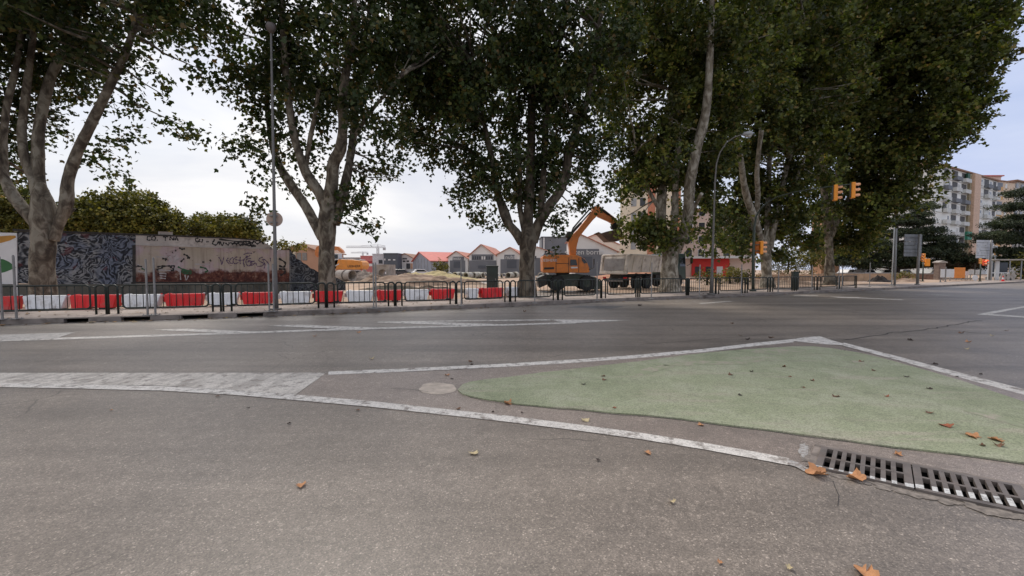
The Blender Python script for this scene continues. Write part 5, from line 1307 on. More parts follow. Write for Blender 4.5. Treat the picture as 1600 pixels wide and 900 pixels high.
def leaves_mesh(name,pos,dirs,size,m,par,tmpl,rng,flat=.5):
    n=len(pos); k=len(tmpl)
    # random orientation: tip direction droops outward, normal mostly up with scatter
    tip=dirs+rng.normal(0,.65,(n,3)); tip[:,2]-=.25; tip/=np.linalg.norm(tip,axis=1)[:,None]+1e-9
    nr=rng.normal(0,.75,(n,3)); nr[:,2]+=flat*1.2; s=np.cross(tip,nr); s/=np.linalg.norm(s,axis=1)[:,None]+1e-9
    sz=size*rng.uniform(.6,1.25,n)
    V=pos[:,None,:]+(s[:,None,:]*tmpl[None,:,0:1]+tip[:,None,:]*tmpl[None,:,1:2])*sz[:,None,None]
    nn=np.cross(s,tip); fold=(np.abs(tmpl[:,0])*.35)[None,:,None]*nn[:,None,:]*sz[:,None,None]; V=V+fold
    me=bpy.data.meshes.new(name); me.vertices.add(n*k); me.vertices.foreach_set('co',V.reshape(-1).astype(np.float32))
    me.loops.add(n*k); me.loops.foreach_set('vertex_index',np.arange(n*k,dtype=np.int32))
    me.polygons.add(n); me.polygons.foreach_set('loop_start',np.arange(0,n*k,k,dtype=np.int32)); me.polygons.foreach_set('loop_total',np.full(n,k,dtype=np.int32))
    me.materials.append(m); me.update(calc_edges=True)
    o=link(me,name); o.parent=par
    if par.get('_abs'): o.location=-Vector(par.location)
    return o
def tree(label,Y,limbs,blobs,seed,leaf=.2,per=18,name='plane_tree',cat='tree',group='plane trees in a row behind the fence',lm=None,bm_=None,tmpl=None,twigs=.35,sprig=.9,sg=.17,flare=1.35,gate=-.12,nsc=.42,show=(),up=-.15):
    rng=np.random.default_rng(seed); rr=random.Random(seed)
    base=P(limbs[0][0][0],limbs[0][0][1],Y); base=Vector((base.x,Y,.1))
    e=empty(name,base,label,cat,group,absolute=True)
    mb=MB(); nodes=[]
    for li,L in enumerate(limbs):
        dzmax=0 if li==0 else rr.uniform(-1,1)*1.6
        if len(L[0])>3: dzmax=L[0][3]
        n=len(L); pts=[]; rad=[]
        for i,q in enumerate(L):
            t=i/(n-1); pts.append(P(q[0],q[1],Y+dzmax*t)); rad.append(q[2]/2*M(Y+dzmax*t)/math.sqrt(1+((q[0]-800)/F)**2))
        if li==0: pts[0].z=.05
        # smooth
        Q=[];Rq=[]
        for i in range(n-1):
            p0=pts[max(i-1,0)];p1=pts[i];p2=pts[i+1];p3=pts[min(i+2,n-1)]
            for k in range(6):
                t=k/6; Q.append(.5*((2*p1)+(p2-p0)*t+(2*p0-5*p1+4*p2-p3)*t*t+(3*p1-p0-3*p2+p3)*t*t*t)); Rq.append(rad[i]+(rad[i+1]-rad[i])*t)
        Q.append(pts[-1]); Rq.append(rad[-1])
        if li==0:
            for i in range(len(Q)): 
                h=Q[i].z-.05; Rq[i]*=1+ (flare-1)*math.exp(-h*2.2)
        b0=len(mb.v); mb.tube(Q,Rq,14 if li==0 else 10)
        # uneven bark
        for i in range(b0,len(mb.v)):
            v_=Vector(mb.v[i]); ci=min(range(len(Q)),key=lambda k:(Q[k]-v_).length_squared) if False else min(len(Q)-1,(i-b0)//(14 if li==0 else 10))
            c=Q[ci]; d=v_-c; f=1+.16*noise.noise(v_*1.1)+.07*noise.noise(v_*4); mb.v[i]=tuple(c+d*f)
        for i in range(0,len(Q)): nodes.append((Q[i],Rq[i],li))
    nodes_t=[q for q in nodes if not (q[2] in show)]
    NP=np.array([tuple(q[0]) for q in nodes_t if q[2]>0 or q[0].z>2.5] or [tuple(q[0]) for q in nodes]); 
    allp=[];alld=[]; tw=0
    SH=np.array([tuple(q[0]+Vector((0,-s_,0))) for q in nodes if q[2] in show and 5<q[0].z<14.5 for s_ in(0,1.3,2.6)]) if show else None
    for bl in blobs:
        px,py,rx,ry,dz,rz,dens=bl[:7]
        c=P(px,py,Y+dz); ax=rx*M(Y+dz); az=ry*M(Y+dz)
        vol=4.19*ax*az*rz; cnt=int(vol*dens)+3
        k=0; tries=0
        while k<cnt and tries<cnt*6:
            tries+=1
            u_=rng.normal(0,1,3); u_/=np.linalg.norm(u_); r=rng.uniform(0,1)**(1/2.3)
            q=np.array([c.x+u_[0]*r*ax,c.y+u_[1]*r*rz,c.z+u_[2]*r*az])
            g=noise.noise(Vector((q[0]*nsc+seed,q[1]*nsc,q[2]*nsc)))+.35*noise.noise(Vector((q[0]*1.3,q[1]*1.3,q[2]*1.3+seed)))
            if g<gate+ (0.10 if r>.8 else 0): continue
            if SH is not None and ((SH-q)**2).sum(1).min()<1.0: continue
            if q[2]<(1.9 if name=='plane_tree' else .25): continue
            k+=1
            out=np.array([u_[0],u_[1]*.7,u_[2]*.35+up]); out+=rng.normal(0,.45,3); out/=np.linalg.norm(out)
            m_=max(4,int(per*rng.uniform(.6,1.4)))
            t=rng.uniform(-.5,.5,m_)[:,None]*sprig
            pp_=q[None,:]+out[None,:]*t+rng.normal(0,sg,(m_,3)); pp_[:,2]-=(t[:,0]**2)*.25
            allp.append(pp_); alld.append(np.repeat(out[None,:],m_,0))
            if rng.uniform()<twigs*.35 and tw<420:
                tw+=1
                dd=((NP-q)**2).sum(1); j=int(dd.argmin()); a=Vector(NP[j]); z=Vector(q); mid=(a+z)/2+Vector((rr.uniform(-.2,.2),rr.uniform(-.2,.2),rr.uniform(-.35,.1)))*min(2,(z-a).length)*.5
                Ls=(z-a).length; r0=min(.09,.02+.018*Ls)
                q1=(a*.5+mid*.5); mb.tube([a,q1+Vector((0,0,.02*Ls)),mid,z+Vector(out)*.3],[r0,r0*.8,r0*.55,.012],5)
    mb.build('trunk',bm_ or m_bark,e,smooth=True,fix=False)
    if allp:
        pos=np.concatenate(allp); dr=np.concatenate(alld)
        leaves_mesh('crown',pos,dr,leaf,lm or m_leaf,e,LT if tmpl is None else tmpl,rng)
        LEAFC.append((label[:30],len(pos)))
    return e
LEAFC=[]
# T1
tree('wide plane tree with many spreading pale limbs, before the blue grey mural',16.6,[
 [(66,470,46),(66,420,43),(67,380,42),(68,345,48),(66,322,44),(64,300,30),(64,285,14)],
 [(56,350,22),(40,330,24),(20,305,22),(2,265,20),(-12,200,18),(-30,120,14),(-45,20,10),(-60,-120,6)],
 [(60,315,22),(52,280,20),(38,243,18),(34,204,17),(40,150,15),(47,95,13),(55,20,11),(60,-100,7)],
 [(66,315,26),(60,270,24),(60,215,22),(68,165,20),(78,125,19),(96,85,17),(112,60,15),(124,0,12),(135,-120,7)],
 [(84,375,20),(92,350,20),(104,318,24),(106,285,22),(118,245,20),(135,208,18),(154,170,17),(176,125,15),(197,80,13),(215,20,11),(228,-80,7)],
 [(14,300,10),(6,240,14),(10,170,14),(24,110,12),(34,40,10),(40,-60,6)],
 [(98,345,12),(112,330,6),(118,326,3,.2)]],
 [(40,-40,250,120,0,4.5,2.0),(180,20,150,85,-.5,4,2.2),(290,60,55,60,0,2.5,2.4),(60,75,150,55,.5,3.5,2.0),(15,170,55,100,1.5,2.4,2.0),(205,190,60,50,0,1.3,.75),(150,255,32,38,.8,1.0,1.2),(230,160,36,60,.5,1.2,.5),(20,260,34,55,2,1.4,1.8),(155,205,30,55,1.2,1.2,.8),(178,283,26,9,-.5,.6,1.6),(-90,100,120,130,0,4,1.3),(0,-200,320,90,0,4.5,.5)],
 11,leaf=.185,per=20,flare=1.25)
# T2
tree('slender forked plane tree with a leaning left limb, right of the tall lamp post',18.8,[
 [(512,473,28),(511,430,27),(510,390,26),(511,350,28),(513,325,28),(515,308,14)],
 [(503,372,17),(492,348,17),(474,317,16),(452,285,15),(435,255,13),(424,215,11),(418,170,9),(417,120,8),(420,20,6)],
 [(508,325,18),(498,300,17),(479,271,16),(466,235,14),(458,204,13),(450,150,12),(446,102,11),(442,40,10),(440,-60,7)],
 [(514,322,22),(519,285,20),(521,255,19),(532,232,18),(536,195,16),(535,153,15),(544,95,13),(552,40,11),(556,-70,7)],
 [(522,350,17),(532,318,17),(540,285,15),(547,250,13),(551,220,12),(557,160,10),(566,90,8),(580,0,6)],
 [(478,262,8),(483,225,8),(492,180,7),(498,140,5)],
 [(553,215,7),(575,180,6),(600,150,5),(625,120,4)]],
 [(560,30,130,110,0,4.5,1.9),(440,60,85,75,0,3.5,2.3),(520,130,130,75,.3,4,1.9),(390,130,42,75,0,2,1.9),(600,190,50,70,0,2.5,1.9),(575,285,38,60,.6,1.9,2.1),(560,335,32,22,.4,1.2,2.2),(590,350,14,16,.2,.6,1.6),(440,215,60,45,.4,2,1.5),(325,212,42,22,-.3,.9,1.5),(288,212,10,18,-.3,.5,1.4),(375,205,35,42,0,1.5,1.5),(410,275,26,25,0,.9,1.5),(400,320,16,26,0,.5,1.6),(403,350,12,14,0,.4,1.0),(490,255,45,35,1,1.8,1.0),(470,295,20,18,1,.9,1.0),(500,-110,190,100,0,4.5,.8)],
 22,leaf=.19,per=20)
# T3
tree('dark trunked plane tree with a full crown, just left of the orange wheeled excavator',22.3,[
 [(823,466,28),(823,430,23),(824,400,24),(825,378,29),(826,364,24),(827,350,12)],
 [(816,380,15),(805,362,15),(792,346,13),(782,318,12),(774,285,10),(768,245,9),(756,190,7),(745,120,5)],
 [(800,355,8),(790,327,8),(776,300,7),(760,280,6),(745,240,4)],
 [(824,368,18),(826,330,15),(828,286,14),(830,204,13),(832,102,11),(835,0,9),(836,-100,6)],
 [(832,378,18),(842,350,17),(858,322,16),(875,298,15),(884,270,14),(891,230,13),(905,190,11),(918,153,10),(930,80,8),(945,-20,5)],
 [(838,365,10),(846,320,10),(850,260,9),(852,204,9),(862,140,8),(872,80,7),(886,0,5)],
 [(820,365,9),(812,320,8),(812,260,7),(800,180,6),(790,80,5)]],
 [(770,60,150,120,0,5,1.8),(900,80,100,120,0,4.5,1.7),(680,140,85,90,0,4,2.0),(665,60,60,90,0,4,1.6),(650,215,38,35,0,2,2.0),(700,238,38,24,0,1.6,1.9),(680,258,10,10,0,.6,1.6),(800,200,120,85,0,4.5,1.5),(770,290,60,45,0,3,1.7),(725,290,30,36,0,1.4,1.6),(745,335,28,24,0,1.2,1.5),(715,315,9,10,0,.4,.9),(790,350,16,10,0,.7,1.6),(860,280,70,60,.5,3.5,1.6),(920,240,45,60,0,2.5,1.6),(905,310,38,28,0,1.5,1.5),(866,340,18,28,-.5,.8,1.7),(868,384,15,13,-.6,.6,1.9),(870,362,9,12,-.6,.4,1.5),(955,270,22,22,0,1.2,1.3),(830,-120,200,110,0,5,.6)],
 33,leaf=.20,per=22,bm_=m_barkd)
# T4
tree('ivy clad plane tree with a broad pale base, in front of the tipper truck',28.8,[
 [(1046,456,31),(1046,430,27),(1047,405,26),(1048,388,28),(1049,372,14)],
 [(1056,392,20,-4.2),(1068,365,18),(1076,330,18),(1077,290,18),(1088,235,16),(1102,178,15),(1108,110,12),(1112,20,9),(1115,-80,6)],
 [(1040,392,20),(1034,365,18),(1033,320,16),(1037,270,14),(1046,190,12),(1050,90,9),(1040,0,6)],
 [(1079,335,8,-2.2),(1088,318,7),(1096,303,6)],
 [(1048,388,14),(1054,340,12),(1056,280,10),(1062,200,8)],
 [(1032,330,7),(1010,290,6),(995,240,5)]],
 [(1040,60,120,120,0,6,1.35),(1130,120,90,110,0,5.5,1.35),(980,110,60,100,0,4.5,1.4),(1050,220,100,75,0,5,1.4),(1010,285,52,45,0,3,1.9),(1002,335,36,42,0,2.0,2.0),(988,372,24,14,0,1.0,1.5),(1050,340,60,36,.2,2.4,1.5),(1058,380,46,16,-.7,1.3,2.2),(1030,385,24,12,-.7,1.0,2.0),(1095,300,48,60,0,3,1.5),(1112,374,50,24,0,2.4,1.7),(975,265,22,24,0,1.4,1.5),(1040,-100,170,90,0,6,.6)],
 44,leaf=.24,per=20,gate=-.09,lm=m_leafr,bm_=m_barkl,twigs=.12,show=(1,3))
# T5
tree('plane tree with a pale forked bole leaning left, beside the signal mast',35.2,[
 [(1199,449,23),(1198,430,18),(1197,405,17),(1196,385,19),(1197,372,10)],
 [(1192,395,14,-4.0),(1187,370,13),(1180,345,13),(1170,318,12),(1163,290,11),(1158,255,9),(1150,180,7)],
 [(1181,350,10,-4.2),(1184,306,9),(1183,266,8),(1190,200,7)],
 [(1203,388,12,-1.6),(1208,360,10),(1216,327,9),(1226,276,8),(1238,228,8),(1252,175,7),(1262,80,5)],
 [(1212,350,6,-1.6),(1228,325,5),(1242,285,5),(1258,245,4)],
 [(1186,372,9),(1172,352,8),(1158,330,6),(1146,318,4)],
 [(1197,385,12),(1200,330,10),(1202,260,8),(1206,150,6)]],
 [(1180,60,110,120,0,7,1.1),(1250,130,80,110,0,6,1.1),(1170,210,85,75,0,6,1.15),(1235,260,70,70,.5,5,1.15),(1150,300,55,45,0,3.5,1.3),(1150,360,48,36,0,2.8,1.7),(1140,385,22,14,0,1.4,1.3),(1200,330,62,45,.8,4,1.2),(1228,378,50,30,1.2,2.8,1.5),(1195,395,24,12,1.0,1.6,1.2),(1262,330,28,36,1,3,1.2),(1170,395,20,12,0,1.4,1.1),(1190,-90,170,80,0,7,.5)],
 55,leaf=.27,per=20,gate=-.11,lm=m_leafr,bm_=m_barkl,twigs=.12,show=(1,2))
# T6
tree('last and largest plane tree, its crown sweeping out over the road to the right',40.5,[
 [(1297,446,21),(1296,425,18),(1296,400,14),(1295,370,14)],
 [(1294,375,11),(1290,330,12),(1285,260,10),(1275,180,8),(1268,60,6)],
 [(1296,372,12),(1302,320,13),(1315,250,12),(1330,170,10),(1345,60,7)],
 [(1298,370,11),(1315,330,10),(1345,280,9),(1380,230,8),(1430,180,6),(1480,130,4)],
 [(1300,345,9),(1330,330,7),(1370,315,6),(1410,300,4)]],
 [(1330,80,120,120,0,8,1.0),(1420,90,100,100,-2,7,1.05),(1480,75,58,72,-3,5,1.15),(1522,112,28,26,-3.5,2.2,1.5),(1548,128,15,8,-3.5,.9,1.6),(1535,60,26,40,-3.5,2.6,1.3),(1562,14,14,18,-3.5,1.4,1.4),(1556,44,10,8,-3.5,.9,1.5),(1482,165,40,34,-3,3.5,1.3),(1512,188,20,11,-3.5,1.4,1.5),(1530,158,14,9,-3.5,1,1.5),(1400,190,95,75,-1,7,1.05),(1470,215,38,32,-2.5,3,1.3),(1330,230,75,75,0,6,1.05),(1415,258,48,34,-2,4,1.2),(1466,240,16,10,-2.5,1.4,1.4),(1368,300,64,48,-1,5,1.1),(1424,300,22,18,-2,2.2,1.3),(1330,335,60,45,1,4.5,1.1),(1375,335,36,24,0,3.5,1.1),(1335,380,38,26,2,3,1.1),(1268,370,22,32,2.5,2.4,1.0),(1310,385,28,20,2,2.4,1.0),(1520,15,40,40,-3,3.5,.9),(1400,10,40,40,-1,4,.8),(1330,-60,150,70,0,8,.5)],
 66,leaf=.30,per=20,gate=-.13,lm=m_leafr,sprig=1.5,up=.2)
# background trees behind the wall
bgk=dict(group=None,lm=m_leafb,bm_=m_bark2,tmpl=LT5,twigs=.1)
tree('large dark rounded pine like tree behind the graffiti wall, left of the smaller bush tree',44,[[(190,440,14),(190,400,12),(190,360,10)],[(190,380,9),(165,345,6),(150,320,4)],[(190,380,9),(215,345,6),(235,325,4)]],
 [(190,345,72,42,0,4,3.2),(150,355,42,40,-.5,3,3.2),(235,350,48,36,0,3,3.2),(205,318,44,20,0,3,3.4),(262,362,25,20,0,2,3),(120,362,22,28,0,2,2.4)],71,leaf=.26,per=22,gate=-.5,sprig=.5,sg=.22,nsc=.8,**bgk)
tree('olive green bushy tree behind the pink graffiti panel',50,[[(350,440,10),(350,400,8),(350,370,6)],[(350,390,6),(335,360,4),(320,345,3)],[(350,390,6),(368,362,4),(384,350,3)]],
 [(345,360,55,24,0,4,2.6),(320,352,28,16,0,2.4,2.6),(375,354,28,20,0,2.4,2.4),(402,372,15,14,0,1.5,2.0),(300,366,20,14,0,1.5,2.2)],72,leaf=.28,per=20,gate=-.4,sprig=.6,sg=.22,nsc=.8,**bgk)
tree('small yellowish tree showing above the low wall end, right of the tall lamp post',52,[[(452,440,6),(453,410,5),(453,390,4)],[(453,400,3),(462,385,2),(466,380,2)]],
 [(448,384,15,9,0,1.4,2.2),(464,383,11,10,0,1.2,2.2),(437,384,8,8,0,1,1.6)],73,leaf=.26,per=18,gate=-.3,sprig=.6,sg=.2,group=None,lm=m_leafy,bm_=m_bark2,tmpl=LT5,twigs=.3)
tree('dark leafy tree behind the hoarding at the left picture edge',40,[[(10,440,12),(12,400,10),(14,350,8)],[(14,370,7),(35,330,5),(50,310,4)]],
 [(0,330,55,45,0,4,2.2),(45,335,45,32,0,3,2.2),(95,340,38,26,1,3,2.0),(-70,300,60,60,0,4,1.5)],74,leaf=.26,per=20,gate=-.3,sprig=.6,sg=.22,nsc=.8,**bgk)
tree('round green shrub before the red roofed shed',78,[[(688,428,4),(688,420,3),(688,413,2)],[(688,420,2),(692,412,1.5),(694,409,1)]],
 [(687,416,11,9,0,1.5,3),(694,419,8,7,0,1.2,3)],75,leaf=.25,per=16,gate=-.6,name='shrub',cat='shrub',sprig=.4,sg=.18,**bgk)
for i,(x,y,rx,ry,Y,s,lab) in enumerate(((1105,434,17,14,41,81,'low green shrub at the foot of the red shop, left of the curved lamp foot'),(1140,431,21,14,43,82,'yellow green shrub between the curved lamp and the signal mast, before the red shop'),(1165,433,15,13,42,83,'green shrub just left of the signal mast foot'),(1232,408,40,24,60,84,'light green tree hanging low between the two far plane trunks'),(1268,408,28,24,58,86,'dull green tree directly left of the last plane trunk'),(1416,433,10,9,53,85,'dry orange yellow weeds at the left grey sign post'))):
    tree(lab,Y,[[(x,y+ry+3,3),(x,y+4,2.5),(x,y,2)],[(x,y+5,2),(x+4,y-2,1.2),(x+6,y-4,.8)]],[(x,y,rx,ry,0,1.6,3.0),(x+rx*.5,y-ry*.4,rx*.5,ry*.5,0,1,2.5)],s,leaf=.17,per=18,gate=-.25,name='tree' if i in(3,4) else 'shrub',cat='tree' if i in(3,4) else 'shrub',group=None,lm=m_leafy if i in(1,5) else m_leafb,bm_=m_bark2,tmpl=LT5,sprig=.5,sg=.18,twigs=.3)
# cedars: layered flat tiers
def cedar(lab,x,Y,ybase,ytop,tiers,seed):
    limbs=[[(x,ybase,14),(x,(ybase+ytop)/2,9),(x,ytop,2.5)]]
    bl=[]; rr=random.Random(seed)
    for (xx,yy,rx) in tiers:
        limbs.append([(x,yy+6,5),((x+xx)/2,yy+3,4,rr.uniform(-1,1)),(xx,yy+1,2.5)] if True else None)
        for k in range(3): bl.append((xx+rr.uniform(-.35,.35)*rx,yy+rr.uniform(-2,2),rx*rr.uniform(.55,.85),rr.uniform(3.0,4.6),rr.uniform(-2,2),rr.uniform(1.6,2.8),9.0))
    limbs=[[q[:3] for q in L] for L in limbs]
    return tree(lab,Y,limbs,bl,seed,leaf=.17,per=26,name='cedar_tree',cat='tree',group=None,lm=m_cedar,bm_=m_bark2,tmpl=NT,twigs=.15,sprig=1.0,sg=.13,gate=-.25,nsc=.9)
cedar('dark layered cedar at the right picture edge, behind the bus shelter',1625,64,440,262,[(1600,300,30),(1588,322,40),(1600,340,40),(1580,352,45),(1568,366,48),(1600,375,50),(1556,372,25),(1590,392,50),(1650,310,50),(1650,350,60),(1660,390,60),(1575,405,35),(1640,285,30),(1590,410,40),(1615,422,40)],91)
cedar('big spreading dark cedar behind the left grey sign back, below the balcony block',1400,68,440,290,[(1430,347,28),(1450,372,45),(1430,360,45),(1470,384,38),(1440,392,60),(1400,400,50),(1480,398,40),(1500,404,30),(1380,385,50),(1420,410,55),(1460,412,45),(1400,345,40),(1390,365,50),(1440,322,24),(1360,400,40),(1500,414,30),(1360,415,35),(1340,405,34),(1436,335,18),(1320,398,30),(1330,388,36),(1350,378,40),(1310,410,24)],92)
tree('brownish hedge tree behind the orange work panel, under the balcony block',66,[[(1505,440,5),(1505,420,4),(1505,405,3)],[(1505,420,3),(1512,408,2),(1516,402,1.5)]],
 [(1505,410,24,16,0,2,2.4),(1525,416,20,14,0,2,2.4),(1485,418,18,12,0,2,2.2),(1490,396,18,10,0,2,1.6)],93,leaf=.24,per=16,gate=-.3,sprig=.5,sg=.2,group=None,lm=leafmat('brown_leaf',[(0,(.04,.025,.015)),(.6,(.08,.05,.03)),(1,(.10,.085,.04))],.15),bm_=m_bark2,tmpl=LT5,twigs=.3)
tree('yellow green bush at the right picture edge beside the bus shelter',60,[[(1598,442,4),(1598,425,3),(1598,415,2)],[(1598,425,2),(1604,416,1.5),(1606,412,1)]],[(1600,412,16,18,0,1.6,2.6),(1596,434,26,7,0,1.2,2.8)],94,leaf=.22,per=16,gate=-.3,name='shrub',cat='shrub',sprig=.5,sg=.2,**bgk)
# far vegetation line along the horizon behind the site
# ================================================================ FALLEN LEAVES
lfm={'o':mat('fallen_orange',(.52,.25,.11),.7,var=.25,vs=20,bst=0),'b':mat('fallen_brown',(.19,.10,.055),.75,var=.3,vs=20,bst=0),'p':mat('fallen_pale',(.58,.47,.27),.7,var=.15,vs=20,bst=0),'d':mat('fallen_dark',(.05,.035,.028),.8,var=.3,vs=20,bst=0),'r':mat('fallen_russet',(.32,.10,.045),.75,var=.25,vs=20,bst=0)}
def fallen(px,py,w,c,lab,grp,seed):
    p=G(px,py,.0); rr=random.Random(seed); s=w*M(p.y)*.85
    lobes=[]; n=30
    base=[(0,.12),(.25,.42),(.5,.95),(.75,.4),(1.0,1.0),(1.25,.4),(1.5,.9)]
    bm=bmesh.new(); ctr=bm.verts.new((0,0,.0)); ring=[]; mid=[]
    curl=rr.uniform(.5,1.3); ca=rr.uniform(0,6.28)
    for i in range(n):
        a=2*math.pi*i/n; k=abs(math.cos(a*2.5+.0)); r=.36+.18*k**1.4; r*=(1+.12*rr.uniform(-1,1))
        if i in(0,): r=.12
        def hh(r_): 
            x=r_*math.cos(a-ca); return (x*x)*curl*1.3+ .05*math.sin(a*3+seed)*r_
        mid.append(bm.verts.new((r*.5*math.cos(a),r*.5*math.sin(a),hh(r*.5))))
        ring.append(bm.verts.new((r*math.cos(a),r*math.sin(a),hh(r)+.02*rr.uniform(-1,1))))
    for i in range(n):
        j=(i+1)%n; bm.faces.new((ctr,mid[i],mid[j])); bm.faces.new((mid[i],ring[i],ring[j],mid[j]))
    g_=bmesh.ops.extrude_face_region(bm,geom=bm.faces[:])
    for q in g_['geom']:
        if isinstance(q,bmesh.types.BMVert): q.co.z+=.02
    for v_ in bm.verts: v_.co*=s*1.15
    bmesh.ops.recalc_face_normals(bm,faces=bm.faces)
    me=bpy.data.meshes.new('fallen_leaf'); bm.to_mesh(me); bm.free(); me.materials.append(lfm[c])
    o=link(me,'fallen_leaf'); o.location=(p.x,p.y,.024 if grp and 'green' in grp else .010); o.rotation_euler=(rr.uniform(-.15,.15),rr.uniform(-.15,.15),rr.uniform(0,6.28))
    mb=MB(); a=rr.uniform(-.4,.4); mb.tube([(-.05*s,0,.01*s),(-.55*s,a*s*.3,.03*s),(-.85*s,a*s,.05*s)],[.02*s,.015*s,.01*s],5); mb.build('stalk',lfm['b'],o)
    tag(o,lab,'leaf',grp)
BIG=[(1478,669,18,'r','russet crumpled leaf on the green island, the topmost of the big dry ones'),(1520,686,20,'o','orange dry leaf on the green island, right of the russet one'),(1556,691,19,'o','pale orange dry leaf on the green island near the right edge'),(1560,700,14,'b','brown dry leaf just below the pale orange one on the green island'),(1277,742,32,'o','big orange dry leaf touching the left corner of the grate'),(1338,750,27,'o','orange brown dry leaf at the lower edge of the grate'),(1352,899,34,'o','large orange leaf cut by the bottom picture edge'),(1012,709,12,'o','small orange leaf alone on the near asphalt below the white line'),(740,710,16,'p','curled pale yellow leaf on the near asphalt'),(471,760,17,'o','pinkish orange folded leaf on the near asphalt, lower left'),(1050,786,11,'p','pale narrow leaf on the asphalt left of the grates'),(1234,890,11,'p','small pale leaf near the bottom edge, left of the large orange leaf'),(1125,881,10,'o','tiny orange leaf near the bottom edge'),(915,658,14,'p','pale torn leaf on the brown asphalt between line and island'),(699,587,9,'o','orange leaf above the mortar patch at the island tip'),(794,632,14,'o','thin orange leaf along the lower island edge'),(581,561,9,'p','pale leaf on the far lane above the white line'),(1095,665,10,'o','orange leaf on the lower border of the green island'),(1403,712,12,'o','flat orange leaf between the grates and the island'),(1535,700,8,'b','little brown leaf on the green left of the pair')]
for i,(x,y,w,c,l) in enumerate(BIG): fallen(x,y,w*.95,c,l,'dry leaves on the green island' if 'on the green' in l else None,100+i)
SI=[(943,590),(944,596),(1174,583),(1234,591),(1269,597),(1255,608),(1309,622),(1304,622),(1156,620),(1365,581),(1346,567),(1142,588),(1416,591),(1452,610),(912,603),(960,640),(1225,575),(1385,622)]
SR=[(1144,506),(1157,525),(1168,531),(1205,528),(1318,549),(1391,567),(1461,570),(1502,521),(1550,525),(1573,517),(1422,532),(1513,535),(1510,546),(1532,586),(1495,589),(174,642),(340,620),(388,639),(452,663),(559,642),(706,593),(716,640),(770,645),(816,646),(737,571),(735,566),(935,720),(492,526),(560,520),(1000,478),(820,447+40)]
for i,(x,y) in enumerate(SI): fallen(x,y,rnd.uniform(5,8),rnd.choice('bddrb'),'tiny brown leaf fragment lying on the green island','leaf fragments on the green island',200+i)
for i,(x,y) in enumerate(SR): fallen(x,y,rnd.uniform(4.5,8),rnd.choice('bddpob'),'tiny dry leaf fragment lying on the asphalt','leaf fragments on the asphalt',300+i)
fallen(1452,648,11,'b','brown curled leaf on the upper part of the green island','dry leaves on the green island',401)
# loose litter of dead leaves along the kerb and under the trees: one uncountable carpet
rl=np.random.default_rng(5); LP=[]
for k in range(900):
    x=rl.uniform(-200,1420); t_=rl.random()
    try: q,tt=kerb_at(x)
    except ValueError: continue
    d=(-abs(rl.normal(0,.22))-.03) if t_<.35 else rl.uniform(.3,7)
    n_=Vector((-tt.y,tt.x,0)); q=q+n_*d; LP.append((q.x,q.y,.012 if d<0 else PZ+.012))
LP=np.array(LP); LD=rl.normal(0,1,LP.shape); LD[:,2]=.25
eo=bpy.data.objects.new('leaf_litter',None)
rngl=np.random.default_rng(6)
k_=len(LT5); nL=len(LP); a_=rngl.uniform(0,6.28,nL); sz_=rngl.uniform(.06,.13,nL)
Vx=(LT5[None,:,0]*np.cos(a_)[:,None]-LT5[None,:,1]*np.sin(a_)[:,None])*sz_[:,None]+LP[:,0:1]
Vy=(LT5[None,:,0]*np.sin(a_)[:,None]+LT5[None,:,1]*np.cos(a_)[:,None])*sz_[:,None]+LP[:,1:2]
Vz=LP[:,2:3]+rngl.uniform(0,.03,(nL,k_))
me=bpy.data.meshes.new('leaf_litter'); me.from_pydata([tuple(v_) for v_ in np.stack([Vx,Vy,Vz],2).reshape(-1,3)],[],[tuple(range(i*k_,(i+1)*k_)) for i in range(nL)])
me.materials.append(leafmat('litter_leaf',[(0,(.06,.04,.02)),(.5,(.17,.095,.045)),(.85,(.28,.16,.06)),(1,(.34,.25,.10))],.05)); tag(link(me,'leaf_litter'),kind='stuff')
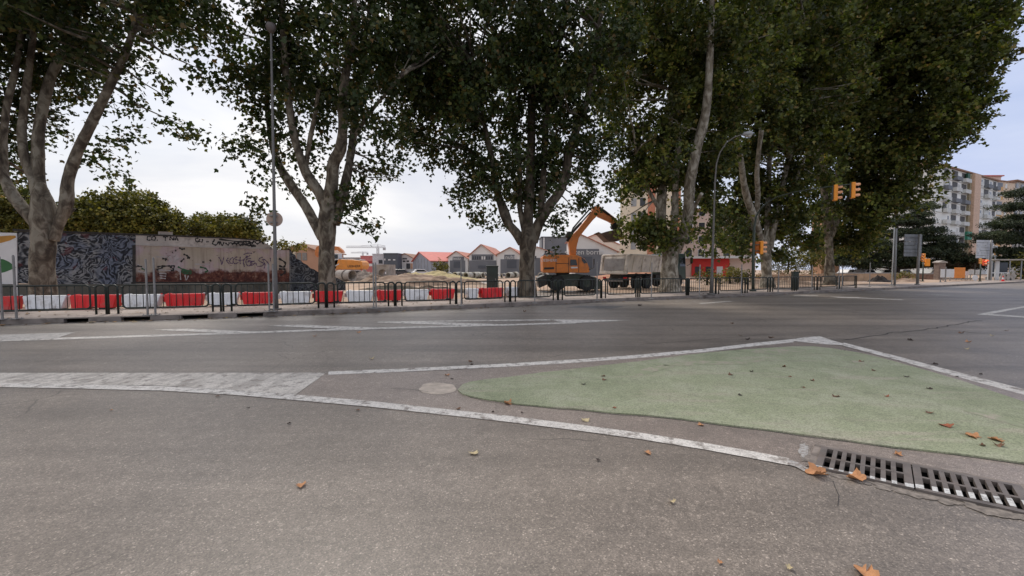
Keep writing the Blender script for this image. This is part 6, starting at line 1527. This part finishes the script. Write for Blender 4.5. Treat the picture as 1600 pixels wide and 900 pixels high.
# ================================================================ WORLD, SUN, CAMERA
w=bpy.data.worlds.new('World'); scn.world=w; w.use_nodes=True; nt=w.node_tree; bg=nt.nodes['Background']
sky=N(nt,'ShaderNodeTexSky',sky_type='NISHITA'); sky.sun_disc=False; sky.sun_elevation=R(48); sky.sun_rotation=R(-25); sky.air_density=1.2; sky.dust_density=2.5
tc=N(nt,'ShaderNodeTexCoord'); mp=N(nt,'ShaderNodeMapping'); mp.inputs['Scale'].default_value=(1,1,3.2); mp.inputs['Location'].default_value=(.3,.1,0); nt.links.new(tc.outputs['Generated'],mp.inputs[0])
n=noise_(nt,mp.outputs[0],1.7,7,.52,.35)
cl=ramp(nt,n,[(.34,(4.4,4.75,5.7)),(.47,(5.3,5.45,6.0)),(.56,(6.0,6.05,6.35)),(.68,(7.1,7.0,7.0))])
mk=ramp(nt,noise_(nt,mp.outputs[0],1.1,5,.55),[(.3,.72),(.6,.97)])
c=mix(nt,mk,sky.outputs[0],cl)
sxw=N(nt,'ShaderNodeSeparateXYZ'); nt.links.new(tc.outputs['Generated'],sxw.inputs[0])
rx=ramp(nt,sxw.outputs['X'],[(.35,(1,1,1)),(.72,(.84,.9,1.07))])
c=mix(nt,1.,c,rx,'MULTIPLY')
nt.links.new(c,bg.inputs['Color']); bg.inputs['Strength'].default_value=.10
sl=bpy.data.lights.new('sun','SUN'); sl.energy=1.7; sl.angle=R(14); sl.color=(1,.93,.84)
so=bpy.data.objects.new('sun',sl); COL.objects.link(so); sd=Vector((-math.sin(R(25))*math.cos(R(48)),math.cos(R(25))*math.cos(R(48)),math.sin(R(48)))); so.rotation_euler=sd.to_track_quat('Z','Y').to_euler(); so.location=(0,0,60)
cam=bpy.data.cameras.new('camera'); cam.sensor_width=36; cam.lens=36*F/1600; cam.clip_end=3000; cam.clip_start=.05
co=bpy.data.objects.new('camera',cam); COL.objects.link(co); co.location=(0,0,HC); co.rotation_euler=(math.pi/2-PITCH,0,0); scn.camera=co
scn.view_settings.view_transform='Standard'; scn.view_settings.look='None'; scn.view_settings.gamma=1; scn.view_settings.exposure=.55; scn.view_settings.use_curve_mapping=False
scn.render.engine='CYCLES'
for o in bpy.data.objects:
    if '_abs' in o: del o['_abs']
for o in bpy.data.objects:
    if 'label' in o and not 4<=len(o['label'].split())<=16: print('LABEL',len(o['label'].split()),o['label'])
print('LEAVES',LEAFC,sum(c for _,c in LEAFC))
